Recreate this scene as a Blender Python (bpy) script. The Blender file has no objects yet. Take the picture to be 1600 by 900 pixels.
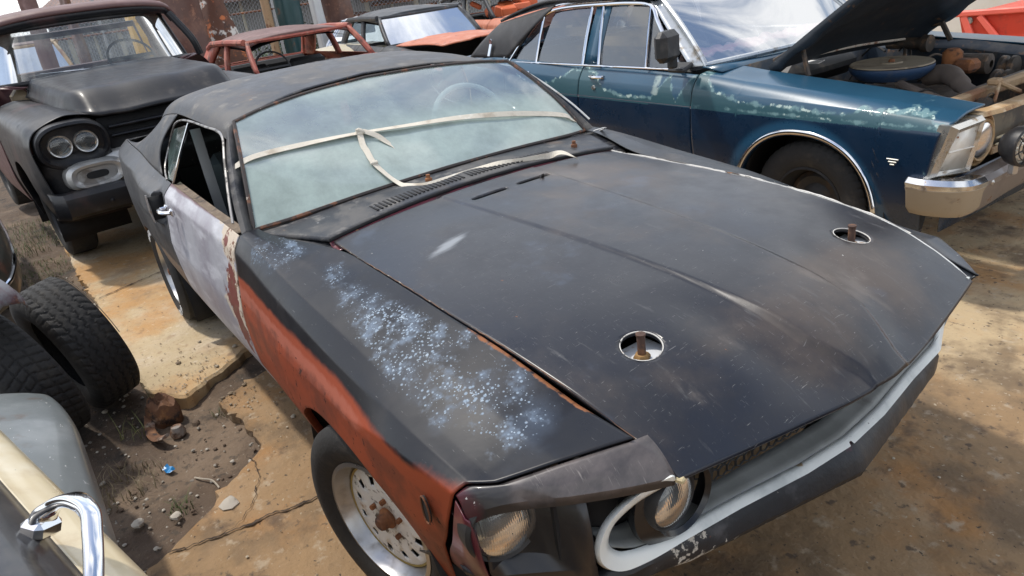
import bpy, math, random
import numpy as np
from mathutils import Vector, Matrix, noise as mnoise
random.seed(7); RNG = np.random.default_rng(7)
scn = bpy.context.scene
# ------------------------------------------------------------------ camera
yaw, pit, rol = math.radians(147.82966864), math.radians(-23.99764838), math.radians(-8.26307603)
f = Vector((math.cos(pit)*math.cos(yaw), math.cos(pit)*math.sin(yaw), math.sin(pit)))
r0 = f.cross(Vector((0, 0, 1))).normalized(); u0 = r0.cross(f)
rr = r0*math.cos(rol)+u0*math.sin(rol); uu = -r0*math.sin(rol)+u0*math.cos(rol)
cd = bpy.data.cameras.new('camera'); cam = bpy.data.objects.new('camera', cd); scn.collection.objects.link(cam)
cam.matrix_world = Matrix(((rr.x, uu.x, -f.x, 1.56625811), (rr.y, uu.y, -f.y, -1.29153976), (rr.z, uu.z, -f.z, 1.61645827), (0, 0, 0, 1)))
cd.sensor_width = 36; cd.lens = 1108.5037/1600*36; cd.clip_start = .02; cd.clip_end = 2000
scn.camera = cam
# ------------------------------------------------------------------ sky, sun, exposure
SUN_AZ, SUN_EL = math.radians(203), math.radians(62)       # direction towards the sun, from +x counter-clockwise
w = bpy.data.worlds.new('World'); scn.world = w; w.use_nodes = True
nt = w.node_tree; nt.nodes.clear()
def wn(t): return nt.nodes.new(t)
out = wn('ShaderNodeOutputWorld'); bg = wn('ShaderNodeBackground'); bg.inputs['Strength'].default_value = .16
sky = wn('ShaderNodeTexSky'); sky.sky_type = 'NISHITA'; sky.sun_disc = False
sky.sun_elevation = SUN_EL; sky.sun_rotation = math.pi/2-SUN_AZ; sky.air_density = 1.2; sky.dust_density = 1.5
tc = wn('ShaderNodeTexCoord'); sep = wn('ShaderNodeSeparateXYZ'); nt.links.new(tc.outputs['Generated'], sep.inputs[0])
ad = wn('ShaderNodeMath'); ad.operation = 'ADD'; ad.inputs[1].default_value = .22; nt.links.new(sep.outputs['Z'], ad.inputs[0])
mx = wn('ShaderNodeMath'); mx.operation = 'MAXIMUM'; mx.inputs[1].default_value = .1; nt.links.new(ad.outputs[0], mx.inputs[0])
dv = wn('ShaderNodeVectorMath'); dv.operation = 'DIVIDE'; cb = wn('ShaderNodeCombineXYZ')
for k in range(3): nt.links.new(mx.outputs[0], cb.inputs[k])
nt.links.new(tc.outputs['Generated'], dv.inputs[0]); nt.links.new(cb.outputs[0], dv.inputs[1])
nz = wn('ShaderNodeTexNoise'); nz.inputs['Scale'].default_value = 1.5; nz.inputs['Detail'].default_value = 7; nz.inputs['Roughness'].default_value = .58; nz.inputs['Distortion'].default_value = .35
nt.links.new(dv.outputs[0], nz.inputs['Vector'])
mr = wn('ShaderNodeMapRange'); mr.interpolation_type = 'SMOOTHSTEP'; mr.inputs['From Min'].default_value = .42; mr.inputs['From Max'].default_value = .60
nt.links.new(nz.outputs['Fac'], mr.inputs['Value'])
hz = wn('ShaderNodeMapRange'); hz.inputs['From Min'].default_value = .0; hz.inputs['From Max'].default_value = .55; hz.inputs['To Min'].default_value = .92; hz.inputs['To Max'].default_value = 0
nt.links.new(sep.outputs['Z'], hz.inputs['Value'])
mm = wn('ShaderNodeMath'); mm.operation = 'MAXIMUM'; nt.links.new(mr.outputs[0], mm.inputs[0]); nt.links.new(hz.outputs[0], mm.inputs[1])
mc = wn('ShaderNodeMix'); mc.data_type = 'RGBA'; mc.inputs['B'].default_value = (8.6, 8.7, 8.9, 1)
nt.links.new(mm.outputs[0], mc.inputs['Factor']); nt.links.new(sky.outputs[0], mc.inputs['A'])
nt.links.new(mc.outputs['Result'], bg.inputs['Color']); nt.links.new(bg.outputs[0], out.inputs[0])
sd = bpy.data.lights.new('sun', 'SUN'); sd.energy = 2.6; sd.angle = math.radians(3.); sd.color = (1, .95, .87)
so = bpy.data.objects.new('sun', sd); scn.collection.objects.link(so)
so.rotation_euler = (math.pi/2-SUN_EL, 0, SUN_AZ+math.pi/2)
scn.view_settings.view_transform = 'Standard'; scn.view_settings.look = 'None'; scn.view_settings.exposure = .24; scn.view_settings.gamma = 1
scn.cycles.max_bounces = 8; scn.cycles.transparent_max_bounces = 16
# ------------------------------------------------------------------ materials
def node(nt, t, **kw):
    n = nt.nodes.new(t)
    for k, v in kw.items():
        if k in n.inputs: n.inputs[k].default_value = v
        else: setattr(n, k, v)
    return n
MATS = {}
def L(color, attr=None, scale=6., lo=.5, hi=.6, amt=1., rough=None, kind='noise', stretch=(1, 1, 1), detail=5., metal=None, op=1., rotz=0.):
    return dict(color=color, attr=attr, scale=scale, lo=lo, hi=hi, amt=amt, rough=rough, kind=kind, stretch=stretch, detail=detail, metal=metal, op=op, rotz=rotz)
def pm(name, base, rough=.5, metal=0., layers=(), bump=0., bscale=40., spec=.5, coat=0., rvar=.08, bdetail=4., emit=None, kindb='noise', bstretch=(1, 1, 1)):
    if name in MATS: return MATS[name]
    m = bpy.data.materials.new(name); m.use_nodes = True; n = m.node_tree; n.nodes.clear(); MATS[name] = m
    o = node(n, 'ShaderNodeOutputMaterial'); b = node(n, 'ShaderNodeBsdfPrincipled'); n.links.new(b.outputs[0], o.inputs[0])
    b.inputs['Specular IOR Level'].default_value = spec; b.inputs['Coat Weight'].default_value = coat; b.inputs['Coat Roughness'].default_value = .08 if coat > .18 else .22
    t = node(n, 'ShaderNodeTexCoord')
    def tex(kind, scale, detail, stretch, rotz=0.):
        mp = node(n, 'ShaderNodeMapping'); mp.inputs['Scale'].default_value = stretch; mp.inputs['Rotation'].default_value = (0, 0, rotz); n.links.new(t.outputs['Object'], mp.inputs[0])
        if kind == 'voronoi':
            x = node(n, 'ShaderNodeTexVoronoi', Scale=scale); n.links.new(mp.outputs[0], x.inputs['Vector'])
            a = node(n, 'ShaderNodeMath', operation='SUBTRACT'); a.inputs[0].default_value = 1; n.links.new(x.outputs['Distance'], a.inputs[1]); return a.outputs[0]
        if kind == 'edge':
            x = node(n, 'ShaderNodeTexVoronoi', Scale=scale); x.feature = 'DISTANCE_TO_EDGE'; n.links.new(mp.outputs[0], x.inputs['Vector'])
            a = node(n, 'ShaderNodeMath', operation='SUBTRACT'); a.inputs[0].default_value = 1; n.links.new(x.outputs['Distance'], a.inputs[1]); return a.outputs[0]
        if kind == 'wave':
            x = node(n, 'ShaderNodeTexWave', Scale=scale); x.inputs['Distortion'].default_value = detail; n.links.new(mp.outputs[0], x.inputs['Vector']); return x.outputs['Fac']
        x = node(n, 'ShaderNodeTexNoise', Scale=scale, Detail=detail); x.inputs['Roughness'].default_value = .62; n.links.new(mp.outputs[0], x.inputs['Vector']); return x.outputs['Fac']
    # base with slight mottling
    f0 = tex('noise', 3.1, 6., (1, 1, 1))
    mx = node(n, 'ShaderNodeMix', data_type='RGBA'); mx.inputs['A'].default_value = (*[c*.78 for c in base], 1); mx.inputs['B'].default_value = (*[min(1, c*1.22) for c in base], 1)
    n.links.new(f0, mx.inputs['Factor']); col = mx.outputs['Result']
    rm = node(n, 'ShaderNodeMapRange'); rm.inputs['To Min'].default_value = max(.02, rough-rvar); rm.inputs['To Max'].default_value = rough+rvar; rm.inputs['From Min'].default_value = .3; rm.inputs['From Max'].default_value = .7
    f1 = tex('noise', 9., 6., (1, 1, 1)); n.links.new(f1, rm.inputs['Value']); ro = rm.outputs[0]
    me = None
    for l in layers:
        v = tex(l['kind'], l['scale'], l['detail'], l['stretch'], l['rotz'])
        s = node(n, 'ShaderNodeMath', operation='SUBTRACT'); n.links.new(v, s.inputs[0]); s.inputs[1].default_value = .5
        a = node(n, 'ShaderNodeMath', operation='MULTIPLY_ADD'); n.links.new(s.outputs[0], a.inputs[0]); a.inputs[1].default_value = l['amt']; a.inputs[2].default_value = .5
        if l['attr']:
            at = node(n, 'ShaderNodeAttribute'); at.attribute_name = l['attr']; n.links.new(at.outputs['Fac'], a.inputs[2])
        g = node(n, 'ShaderNodeMapRange', interpolation_type='SMOOTHSTEP'); g.inputs['From Min'].default_value = l['lo']; g.inputs['From Max'].default_value = l['hi']; g.inputs['To Max'].default_value = l['op']; n.links.new(a.outputs[0], g.inputs['Value'])
        mx = node(n, 'ShaderNodeMix', data_type='RGBA'); n.links.new(g.outputs[0], mx.inputs['Factor']); n.links.new(col, mx.inputs['A']); mx.inputs['B'].default_value = (*l['color'], 1); col = mx.outputs['Result']
        if l['rough'] is not None:
            q = node(n, 'ShaderNodeMix', data_type='FLOAT'); n.links.new(g.outputs[0], q.inputs['Factor']); n.links.new(ro, q.inputs['A']); q.inputs['B'].default_value = l['rough']; ro = q.outputs['Result']
        if l['metal'] is not None:
            q = node(n, 'ShaderNodeMix', data_type='FLOAT'); n.links.new(g.outputs[0], q.inputs['Factor'])
            if me is not None: n.links.new(me, q.inputs['A'])
            else: q.inputs['A'].default_value = metal
            q.inputs['B'].default_value = l['metal']; me = q.outputs['Result']
    n.links.new(col, b.inputs['Base Color']); n.links.new(ro, b.inputs['Roughness'])
    if me is not None: n.links.new(me, b.inputs['Metallic'])
    else: b.inputs['Metallic'].default_value = metal
    if bump:
        h = tex(kindb, bscale, bdetail, bstretch); bp = node(n, 'ShaderNodeBump', Strength=bump, Distance=.01); n.links.new(h, bp.inputs['Height']); n.links.new(bp.outputs[0], b.inputs['Normal'])
    return m
def glass(name, tint=(.75, .85, .85), dust=(.5, .55, .54), lo=.3, hi=.8, maxd=.6, attr=None, refl_rough=.03, base=0., fk=1.3, f0=.03):
    if name in MATS: return MATS[name]
    m = bpy.data.materials.new(name); m.use_nodes = True; n = m.node_tree; n.nodes.clear(); MATS[name] = m
    o = node(n, 'ShaderNodeOutputMaterial'); tr = node(n, 'ShaderNodeBsdfTransparent'); tr.inputs[0].default_value = (*tint, 1)
    gl = node(n, 'ShaderNodeBsdfGlossy', Roughness=refl_rough); df = node(n, 'ShaderNodeBsdfDiffuse')
    fr = node(n, 'ShaderNodeFresnel', IOR=1.55); m1 = node(n, 'ShaderNodeMixShader'); fm = node(n, 'ShaderNodeMath', operation='MULTIPLY_ADD'); fm.inputs[1].default_value = fk; fm.inputs[2].default_value = f0
    n.links.new(fr.outputs[0], fm.inputs[0]); n.links.new(fm.outputs[0], m1.inputs[0]); n.links.new(tr.outputs[0], m1.inputs[1]); n.links.new(gl.outputs[0], m1.inputs[2])
    t = node(n, 'ShaderNodeTexCoord'); z = node(n, 'ShaderNodeTexNoise', Scale=3., Detail=6.); z.inputs['Roughness'].default_value = .6; n.links.new(t.outputs['Object'], z.inputs['Vector'])
    g = node(n, 'ShaderNodeMapRange', interpolation_type='SMOOTHSTEP'); g.inputs['From Min'].default_value = lo; g.inputs['From Max'].default_value = hi; g.inputs['To Min'].default_value = base; g.inputs['To Max'].default_value = maxd
    v = z.outputs['Fac']
    if attr:
        at = node(n, 'ShaderNodeAttribute'); at.attribute_name = attr; a = node(n, 'ShaderNodeMath', operation='MULTIPLY_ADD'); s = node(n, 'ShaderNodeMath', operation='SUBTRACT'); s.inputs[1].default_value = .5
        n.links.new(v, s.inputs[0]); n.links.new(s.outputs[0], a.inputs[0]); a.inputs[1].default_value = .8; n.links.new(at.outputs['Fac'], a.inputs[2]); v = a.outputs[0]
    n.links.new(v, g.inputs['Value'])
    c = node(n, 'ShaderNodeTexNoise', Scale=7., Detail=12.); c.inputs['Roughness'].default_value = .75; n.links.new(t.outputs['Object'], c.inputs['Vector'])
    mx = node(n, 'ShaderNodeMix', data_type='RGBA'); mx.inputs['A'].default_value = (*[x*.45 for x in dust], 1); mx.inputs['B'].default_value = (*[min(1, x*1.5) for x in dust], 1); n.links.new(c.outputs['Fac'], mx.inputs['Factor']); n.links.new(mx.outputs['Result'], df.inputs[0])
    m2 = node(n, 'ShaderNodeMixShader'); n.links.new(g.outputs[0], m2.inputs[0]); n.links.new(m1.outputs[0], m2.inputs[1]); n.links.new(df.outputs[0], m2.inputs[2]); n.links.new(m2.outputs[0], o.inputs[0])
    return m
# ------------------------------------------------------------------ mesh helpers
COL = scn.collection
def tag(o, label=None, cat=None, group=None, kind=None):
    if label: o['label'] = label
    if cat: o['category'] = cat
    if group: o['group'] = group
    if kind: o['kind'] = kind
    return o
def thing(name, label, cat, loc=(0, 0, 0), rz=0., sc=1., group=None, rx=0., ry=0.):
    o = bpy.data.objects.new(name, None); COL.objects.link(o); o.location = loc; o.rotation_euler = (rx, ry, rz); o.scale = (sc,)*3
    o.empty_display_size = .2
    return tag(o, label, cat, group)
def mesh(name, V, F, mat, parent=None, smooth=True, thick=0., attrs=None, angle=35, off=-1.):
    me = bpy.data.meshes.new(name); V = np.asarray(V, float); me.from_pydata([tuple(v) for v in V], [], [tuple(int(i) for i in q) for q in F]); me.update()
    if attrs:
        for k, fn in attrs.items():
            a = me.attributes.new(k, 'FLOAT', 'POINT'); val = fn(V[:, 0], V[:, 1], V[:, 2]) if callable(fn) else fn
            a.data.foreach_set('value', np.broadcast_to(np.asarray(val, np.float32), (len(V),)).astype(np.float32).copy())
    me.materials.append(mat)
    if smooth:
        me.polygons.foreach_set('use_smooth', [True]*len(me.polygons)); me.set_sharp_from_angle(angle=math.radians(angle))
    o = bpy.data.objects.new(name, me); COL.objects.link(o)
    if parent is not None: o.parent = parent
    if thick:
        md = o.modifiers.new('s', 'SOLIDIFY'); md.thickness = thick; md.offset = off
    return o
class MB:
    def __init__(s): s.V = []; s.F = []
    def add(s, V, F):
        b = len(s.V); s.V += [tuple(v) for v in V]; s.F += [tuple(i+b for i in q) for q in F]; return s
    def box(s, c, d, R=None, bev=0.):
        c = np.array(c, float); d = np.array(d, float)/2
        if bev <= 0:
            P = np.array([(x, y, z) for x in (-1, 1) for y in (-1, 1) for z in (-1, 1)], float)*d
            F = [(0, 1, 3, 2), (4, 6, 7, 5), (0, 4, 5, 1), (2, 3, 7, 6), (0, 2, 6, 4), (1, 5, 7, 3)]
        else:
            b = min(bev, d.min()*.9); P = []; idx = {}
            for x in (-1, 1):
                for y in (-1, 1):
                    for z in (-1, 1):
                        for k in range(3):
                            v = np.array((x, y, z), float)*d; 
                            for j in range(3):
                                if j != k: v[j] -= b*(x, y, z)[j]
                            idx[(x, y, z, k)] = len(P); P.append(v)
            F = []
            for k in range(3):
                for sg in (-1, 1):
                    o = [j for j in range(3) if j != k]; q = []
                    for a, bb in ((-1, -1), (1, -1), (1, 1), (-1, 1)):
                        t = [0, 0, 0]; t[k] = sg; t[o[0]] = a; t[o[1]] = bb; q.append(idx[(*t, k)])
                    F.append(q)
            for k in range(3):
                o = [j for j in range(3) if j != k]
                for a in (-1, 1):
                    for bb in (-1, 1):
                        q = []
                        for e, kk in ((-1, o[0]), (1, o[0]), (1, o[1]), (-1, o[1])):
                            t = [0, 0, 0]; t[k] = e; t[o[0]] = a; t[o[1]] = bb; q.append(idx[(*t, kk)])
                        F.append(q)
            for x in (-1, 1):
                for y in (-1, 1):
                    for z in (-1, 1): F.append([idx[(x, y, z, k)] for k in range(3)])
            P = np.array(P)
        if R is not None: P = P@np.array(R).T
        return s.add(P+c, F)
    def tube(s, pts, r, n=8, closed=False, flat=1., caps=True):
        pts = np.array(pts, float); N = len(pts); r = np.broadcast_to(np.array(r, float), (N,)); V = []; prev = None
        for i in range(N):
            a = pts[(i-1) % N] if (closed or i > 0) else pts[i]; b = pts[(i+1) % N] if (closed or i < N-1) else pts[i]
            t = b-a; t /= np.linalg.norm(t)+1e-12
            if prev is None:
                up = np.array((0, 0, 1.)) if abs(t[2]) < .9 else np.array((1., 0, 0)); u = np.cross(up, t)
            else: u = prev-t*(prev@t)
            u /= np.linalg.norm(u)+1e-12; prev = u; v = np.cross(t, u)
            for k in range(n):
                an = 2*math.pi*k/n; V.append(pts[i]+r[i]*(u*math.cos(an)+v*math.sin(an)*flat))
        F = []
        for i in range(N if closed else N-1):
            for k in range(n):
                j = (i+1) % N; F.append((i*n+k, i*n+(k+1) % n, j*n+(k+1) % n, j*n+k))
        if caps and not closed: F.append(tuple(range(n))[::-1]); F.append(tuple((N-1)*n+k for k in range(n)))
        return s.add(V, F)
    def lathe(s, prof, c=(0, 0, 0), axis='y', n=48, sgn=1, arc=None, rfn=None):
        # prof: (r, h) along the axis
        V = []; m = len(prof)
        for k in range(n if arc is None else n+1):
            an = 2*math.pi*k/n if arc is None else arc[0]+(arc[1]-arc[0])*k/n
            for r, h in prof:
                rr_ = r if rfn is None else rfn(r, h, an)
                a, b = rr_*math.cos(an), rr_*math.sin(an)
                V.append({'y': (a, h*sgn, b), 'x': (h*sgn, a, b), 'z': (a, b, h*sgn)}[axis])
        F = []
        for k in range(n):
            j = (k+1) % n if arc is None else k+1
            for i in range(m-1): F.append((k*m+i, k*m+i+1, j*m+i+1, j*m+i))
        return s.add(np.array(V)+np.array(c), F)
    def grid(s, P, flip=False, closed_u=False):
        P = np.asarray(P, float); n, m = P.shape[:2]; F = []
        for i in range(n if closed_u else n-1):
            for j in range(m-1):
                k = (i+1) % n; q = (i*m+j, k*m+j, k*m+j+1, i*m+j+1); F.append(q[::-1] if flip else q)
        return s.add(P.reshape(-1, 3), F)
    def poly(s, pts, ext):     # prism
        pts = np.array(pts, float); e = np.array(ext, float); n = len(pts)
        return s.add(np.vstack([pts, pts+e]), [tuple(range(n))[::-1], tuple(range(n, 2*n))]+[(i, (i+1) % n, n+(i+1) % n, n+i) for i in range(n)])
    def xf(s, M):
        M = np.array(M); V = np.array(s.V); s.V = [tuple(v) for v in (V@M[:3, :3].T+M[:3, 3])]; return s
    def build(s, name, mat, parent=None, **k): return mesh(name, s.V, s.F, mat, parent, **k)
def cr(xk, yk, x):
    xk = np.asarray(xk, float); yk = np.asarray(yk, float); x = np.asarray(x, float)
    if xk[0] > xk[-1]: xk = xk[::-1]; yk = yk[::-1]
    if len(xk) == 2: return np.interp(x, xk, yk)
    d = np.gradient(yk, xk); sl = np.diff(yk)/np.diff(xk)
    for i in range(1, len(xk)-1):
        if sl[i-1]*sl[i] <= 0: d[i] = 0
        else:
            h0, h1 = xk[i]-xk[i-1], xk[i+1]-xk[i]; w1, w2 = 2*h1+h0, h1+2*h0; d[i] = (w1+w2)/(w1/sl[i-1]+w2/sl[i])
    xc = np.clip(x, xk[0], xk[-1]); i = np.clip(np.searchsorted(xk, xc, side='right')-1, 0, len(xk)-2); h = xk[i+1]-xk[i]; t = (xc-xk[i])/h
    return (2*t**3-3*t**2+1)*yk[i]+(t**3-2*t**2+t)*h*d[i]+(-2*t**3+3*t**2)*yk[i+1]+(t**3-t**2)*h*d[i+1]
def spline(pts, n=8, closed=False):
    P = np.array(pts, float); N = len(P); out = []
    for i in range(N if closed else N-1):
        p = [P[(i+k) % N] if closed else P[min(max(i+k, 0), N-1)] for k in (-1, 0, 1, 2)]
        for t in np.linspace(0, 1, n, endpoint=False): out.append(.5*((2*p[1])+(-p[0]+p[2])*t+(2*p[0]-5*p[1]+4*p[2]-p[3])*t*t+(-p[0]+3*p[1]-3*p[2]+p[3])*t**3))
    if not closed: out.append(P[-1])
    return np.array(out)
def sm(a, b, x): t = np.clip((np.asarray(x, float)-a)/(b-a), 0, 1); return t*t*(3-2*t)
class Body:     # body side given by lines along the car: each line (widths, heights) at the x knots, top line first
    def __init__(s, X, lines, sharp=.35): s.X = np.array(X, float); s.W = [np.array(l[0], float) for l in lines]; s.Z = [np.array(l[1], float) for l in lines]; s.n = len(lines); s.sharp = sharp
    def ev(s, x, t):
        x = np.asarray(x, float); t = np.asarray(t, float)
        def one(A):
            Y = np.stack([cr(s.X, a, x) for a in A]); i = np.clip(np.floor(t).astype(int), 0, s.n-2); u = t-i
            g = lambda k: np.take_along_axis(Y, np.clip(i+k, 0, s.n-1)[None], 0)[0]
            p0, p1, p2, p3 = g(-1), g(0), g(1), g(2)
            c = .5*((2*p1)+(-p0+p2)*u+(2*p0-5*p1+4*p2-p3)*u*u+(-p0+3*p1-3*p2+p3)*u**3); l = p1*(1-u)+p2*u
            return c*(1-s.sharp)+l*s.sharp
        return one(s.W), one(s.Z)
def archz(arches, x):
    z = np.full(np.shape(x), -1.)
    for cx, cz, rx, rz, e in arches:
        d = np.abs((x-cx)/rx); z = np.where(d < 1, np.maximum(z, cz+rz*np.clip(1-d**e, 0, 1)**(1/e)), z)
    return z
def panel(name, B, side, x0, x1, s0, s1, mat, parent, nx=60, ns=40, arches=(), thick=.004, attrs=None, disp=None, lip=.02):
    """body side panel; x0/x1 are numbers or functions of s (0..1 from s0 to s1)"""
    us = np.linspace(0, 1, nx); ss = np.linspace(0, 1, ns); U, Sg = np.meshgrid(us, ss, indexing='ij')
    g = lambda q: q(Sg) if callable(q) else q
    X = g(x0)*(1-U)+g(x1)*U; T = s0+(s1-s0)*Sg
    if arches:
        za = archz(arches, X); lo = np.full(X.shape, float(s0)); hi = np.full(X.shape, float(s1)); zb = B.ev(X, hi)[1]; need = zb < za
        for _ in range(22):
            mid = (lo+hi)/2; zm = B.ev(X, mid)[1]; up = zm > za; lo = np.where(up, mid, lo); hi = np.where(up, hi, mid)
        sm_ = np.where(need, lo, s1); T = s0+(sm_-s0)*Sg
    Wd, Z = B.ev(X, T); P = np.stack([X, Wd*side, Z], -1)
    if disp is not None: P = disp(P, X, Z)
    if lip:
        e = P[:, -1:, :].copy(); e[..., 1] -= side*lip; P = np.concatenate([P, e], 1)
    return MB().grid(P, flip=(side > 0)).build(name, mat, parent, thick=thick, attrs=attrs, angle=40)
def side_line(B, x, t, side): W_, Z_ = B.ev(np.asarray(x, float), np.full(np.shape(x), float(t))); return np.stack([x, W_*side, Z_], -1)
def ribbon(pts, width, nrm, n=6, thick=.002, twist=None):
    P = spline(pts, n); N = len(P); M = MB(); V = []
    nr = np.array(nrm, float)
    for i in range(N):
        t = P[min(i+1, N-1)]-P[max(i-1, 0)]; t /= np.linalg.norm(t)+1e-9; nn = nr if nr.ndim == 1 else nr[min(i*len(nr)//N, len(nr)-1)]
        if twist is not None:
            a = twist(i/(N-1)); bvec = np.cross(t, nn); nn = nn*math.cos(a)+bvec*math.sin(a)
        b = np.cross(t, nn); b /= np.linalg.norm(b)+1e-9
        V.append([P[i]+b*width/2, P[i]-b*width/2])
    return M.grid(np.array(V)), thick
def rotm(ax, a):
    return np.array(Matrix.Rotation(a, 3, ax))
def frame_from(d, up=(0, 0, 1)):
    d = np.array(d, float); d /= np.linalg.norm(d); y = np.cross(up, d); y /= np.linalg.norm(y); z = np.cross(d, y); return np.stack([d, y, z], 1)
def beam(M, a, b, w_, h_, up=(0, 0, 1), bev=.006):
    a = np.array(a, float); b = np.array(b, float); R = frame_from(b-a, up); return M.box((a+b)/2, (np.linalg.norm(b-a), w_, h_), R, bev)
# ------------------------------------------------------------------ shared materials
rubber = pm('rubber', (.022, .021, .02), .78, layers=[L((.075, .062, .048), None, 14, .52, .75, rough=.9, op=.6)], bump=.25, bscale=60)
chrome = pm('chrome', (.72, .73, .75), .09, 1., layers=[L((.28, .2, .13), None, 18, .62, .72, rough=.5, op=.7)], rvar=.05)
dullchrome = pm('dull_chrome', (.5, .5, .49), .3, .9, layers=[L((.3, .22, .15), None, 12, .52, .7, rough=.6, metal=.2)], bump=.05)
darkpl = pm('dark_plastic', (.02, .02, .021), .55, layers=[L((.08, .075, .065), None, 9, .55, .8, rough=.8, op=.5)])
deep = pm('deep_black', (.008, .008, .009), .8)
intr = pm('interior_vinyl', (.02, .021, .023), .6, layers=[L((.09, .08, .07), None, 7, .5, .8, op=.5, rough=.9)])
rustm = pm('rusty_steel', (.16, .065, .03), .85, layers=[L((.30, .12, .045), None, 9, .45, .62), L((.05, .03, .025), None, 16, .52, .66)], bump=.4, bscale=50)
whitep = pm('white_paint', (.68, .68, .65), .5, layers=[L((.30, .16, .07), None, 22, .62, .72), L((.45, .44, .41), None, 7, .5, .7, op=.6)], bump=.05)
lens = pm('headlight_lens', (.62, .66, .68), .16, .55, layers=[L((.28, .26, .22), None, 6, .52, .75, rough=.5, metal=.1, op=.6)], bump=.8, bscale=26, kindb='wave', bstretch=(.01, 1, .01), coat=1.)
# ------------------------------------------------------------------ wheels
def tyre_bm(R, w_, rr_, tread='none', n=96):
    h = w_/2
    prof = [(rr_-.004, -h*.78), (rr_+.012, -h*.92), (rr_+(R-rr_)*.45, -h*1.06), (R-.028, -h*.98), (R-.010, -h*.86)]
    prof += [(R-.002-.004*(x/h)**2, x) for x in np.linspace(-h*.8, h*.8, 25)]
    prof += [(R-.010, h*.86), (R-.028, h*.98), (rr_+(R-rr_)*.45, h*1.06), (rr_+.012, h*.92), (rr_-.004, h*.78)]
    def rfn(r, hh, an):
        if tread == 'none' or abs(hh) > h*.9 or r < R-.012: return r
        g = 0
        if tread == 'zig':
            for q in (-.52, -.18, .18, .52):
                if abs(hh/h-q-.035*math.sin(an*46)) < .045: g = 1
            if abs(hh/h) > .58 and (an*46/math.pi+hh*30) % 2 < .5: g = 1
        else:
            for q in (-.4, 0, .4):
                if abs(hh/h-q) < .04: g = 1
            if (an*50/math.pi+abs(hh/h)*2.2) % 2 < .42: g = 1
        return r-.0055*g
    return MB().lathe(prof, n=n if tread == 'none' else 360, rfn=None if tread == 'none' else rfn)
def place(M, c, rz=0., rx=0., sgn=1):
    T = Matrix.Translation(c)@Matrix.Rotation(rz, 4, 'Z')@Matrix.Rotation(rx, 4, 'X')
    if sgn < 0: T = T@Matrix.Rotation(math.pi, 4, 'Z')
    return M.xf(T)
def text_ring(txt, rad, hgt, c, side, a0, mat, parent, name='raised_letters', face=1.):
    """letters standing on a tyre's outer sidewall, reading round the wheel"""
    cu = bpy.data.curves.new('t', 'FONT'); cu.body = txt; cu.size = hgt; cu.extrude = .0012; cu.space_character = 1.25
    to = bpy.data.objects.new('t', cu); COL.objects.link(to); dg = bpy.context.evaluated_depsgraph_get(); me = to.evaluated_get(dg).to_mesh()
    V = np.array([v.co[:] for v in me.vertices]); F = [tuple(p.vertices) for p in me.polygons]; to.evaluated_get(dg).to_mesh_clear(); bpy.data.objects.remove(to)
    V[:, 0] -= V[:, 0].mean(); an = a0-V[:, 0]/rad*1.; r = rad+V[:, 1]
    X = r*np.cos(an); Z = r*np.sin(an); Y = V[:, 2]
    P = np.stack([c[0]-X*side*-1 if False else c[0]+X*(-side), c[1]+side*(face+Y), c[2]+Z], 1)
    return mesh(name, P, F, mat, parent, smooth=False)
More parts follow.
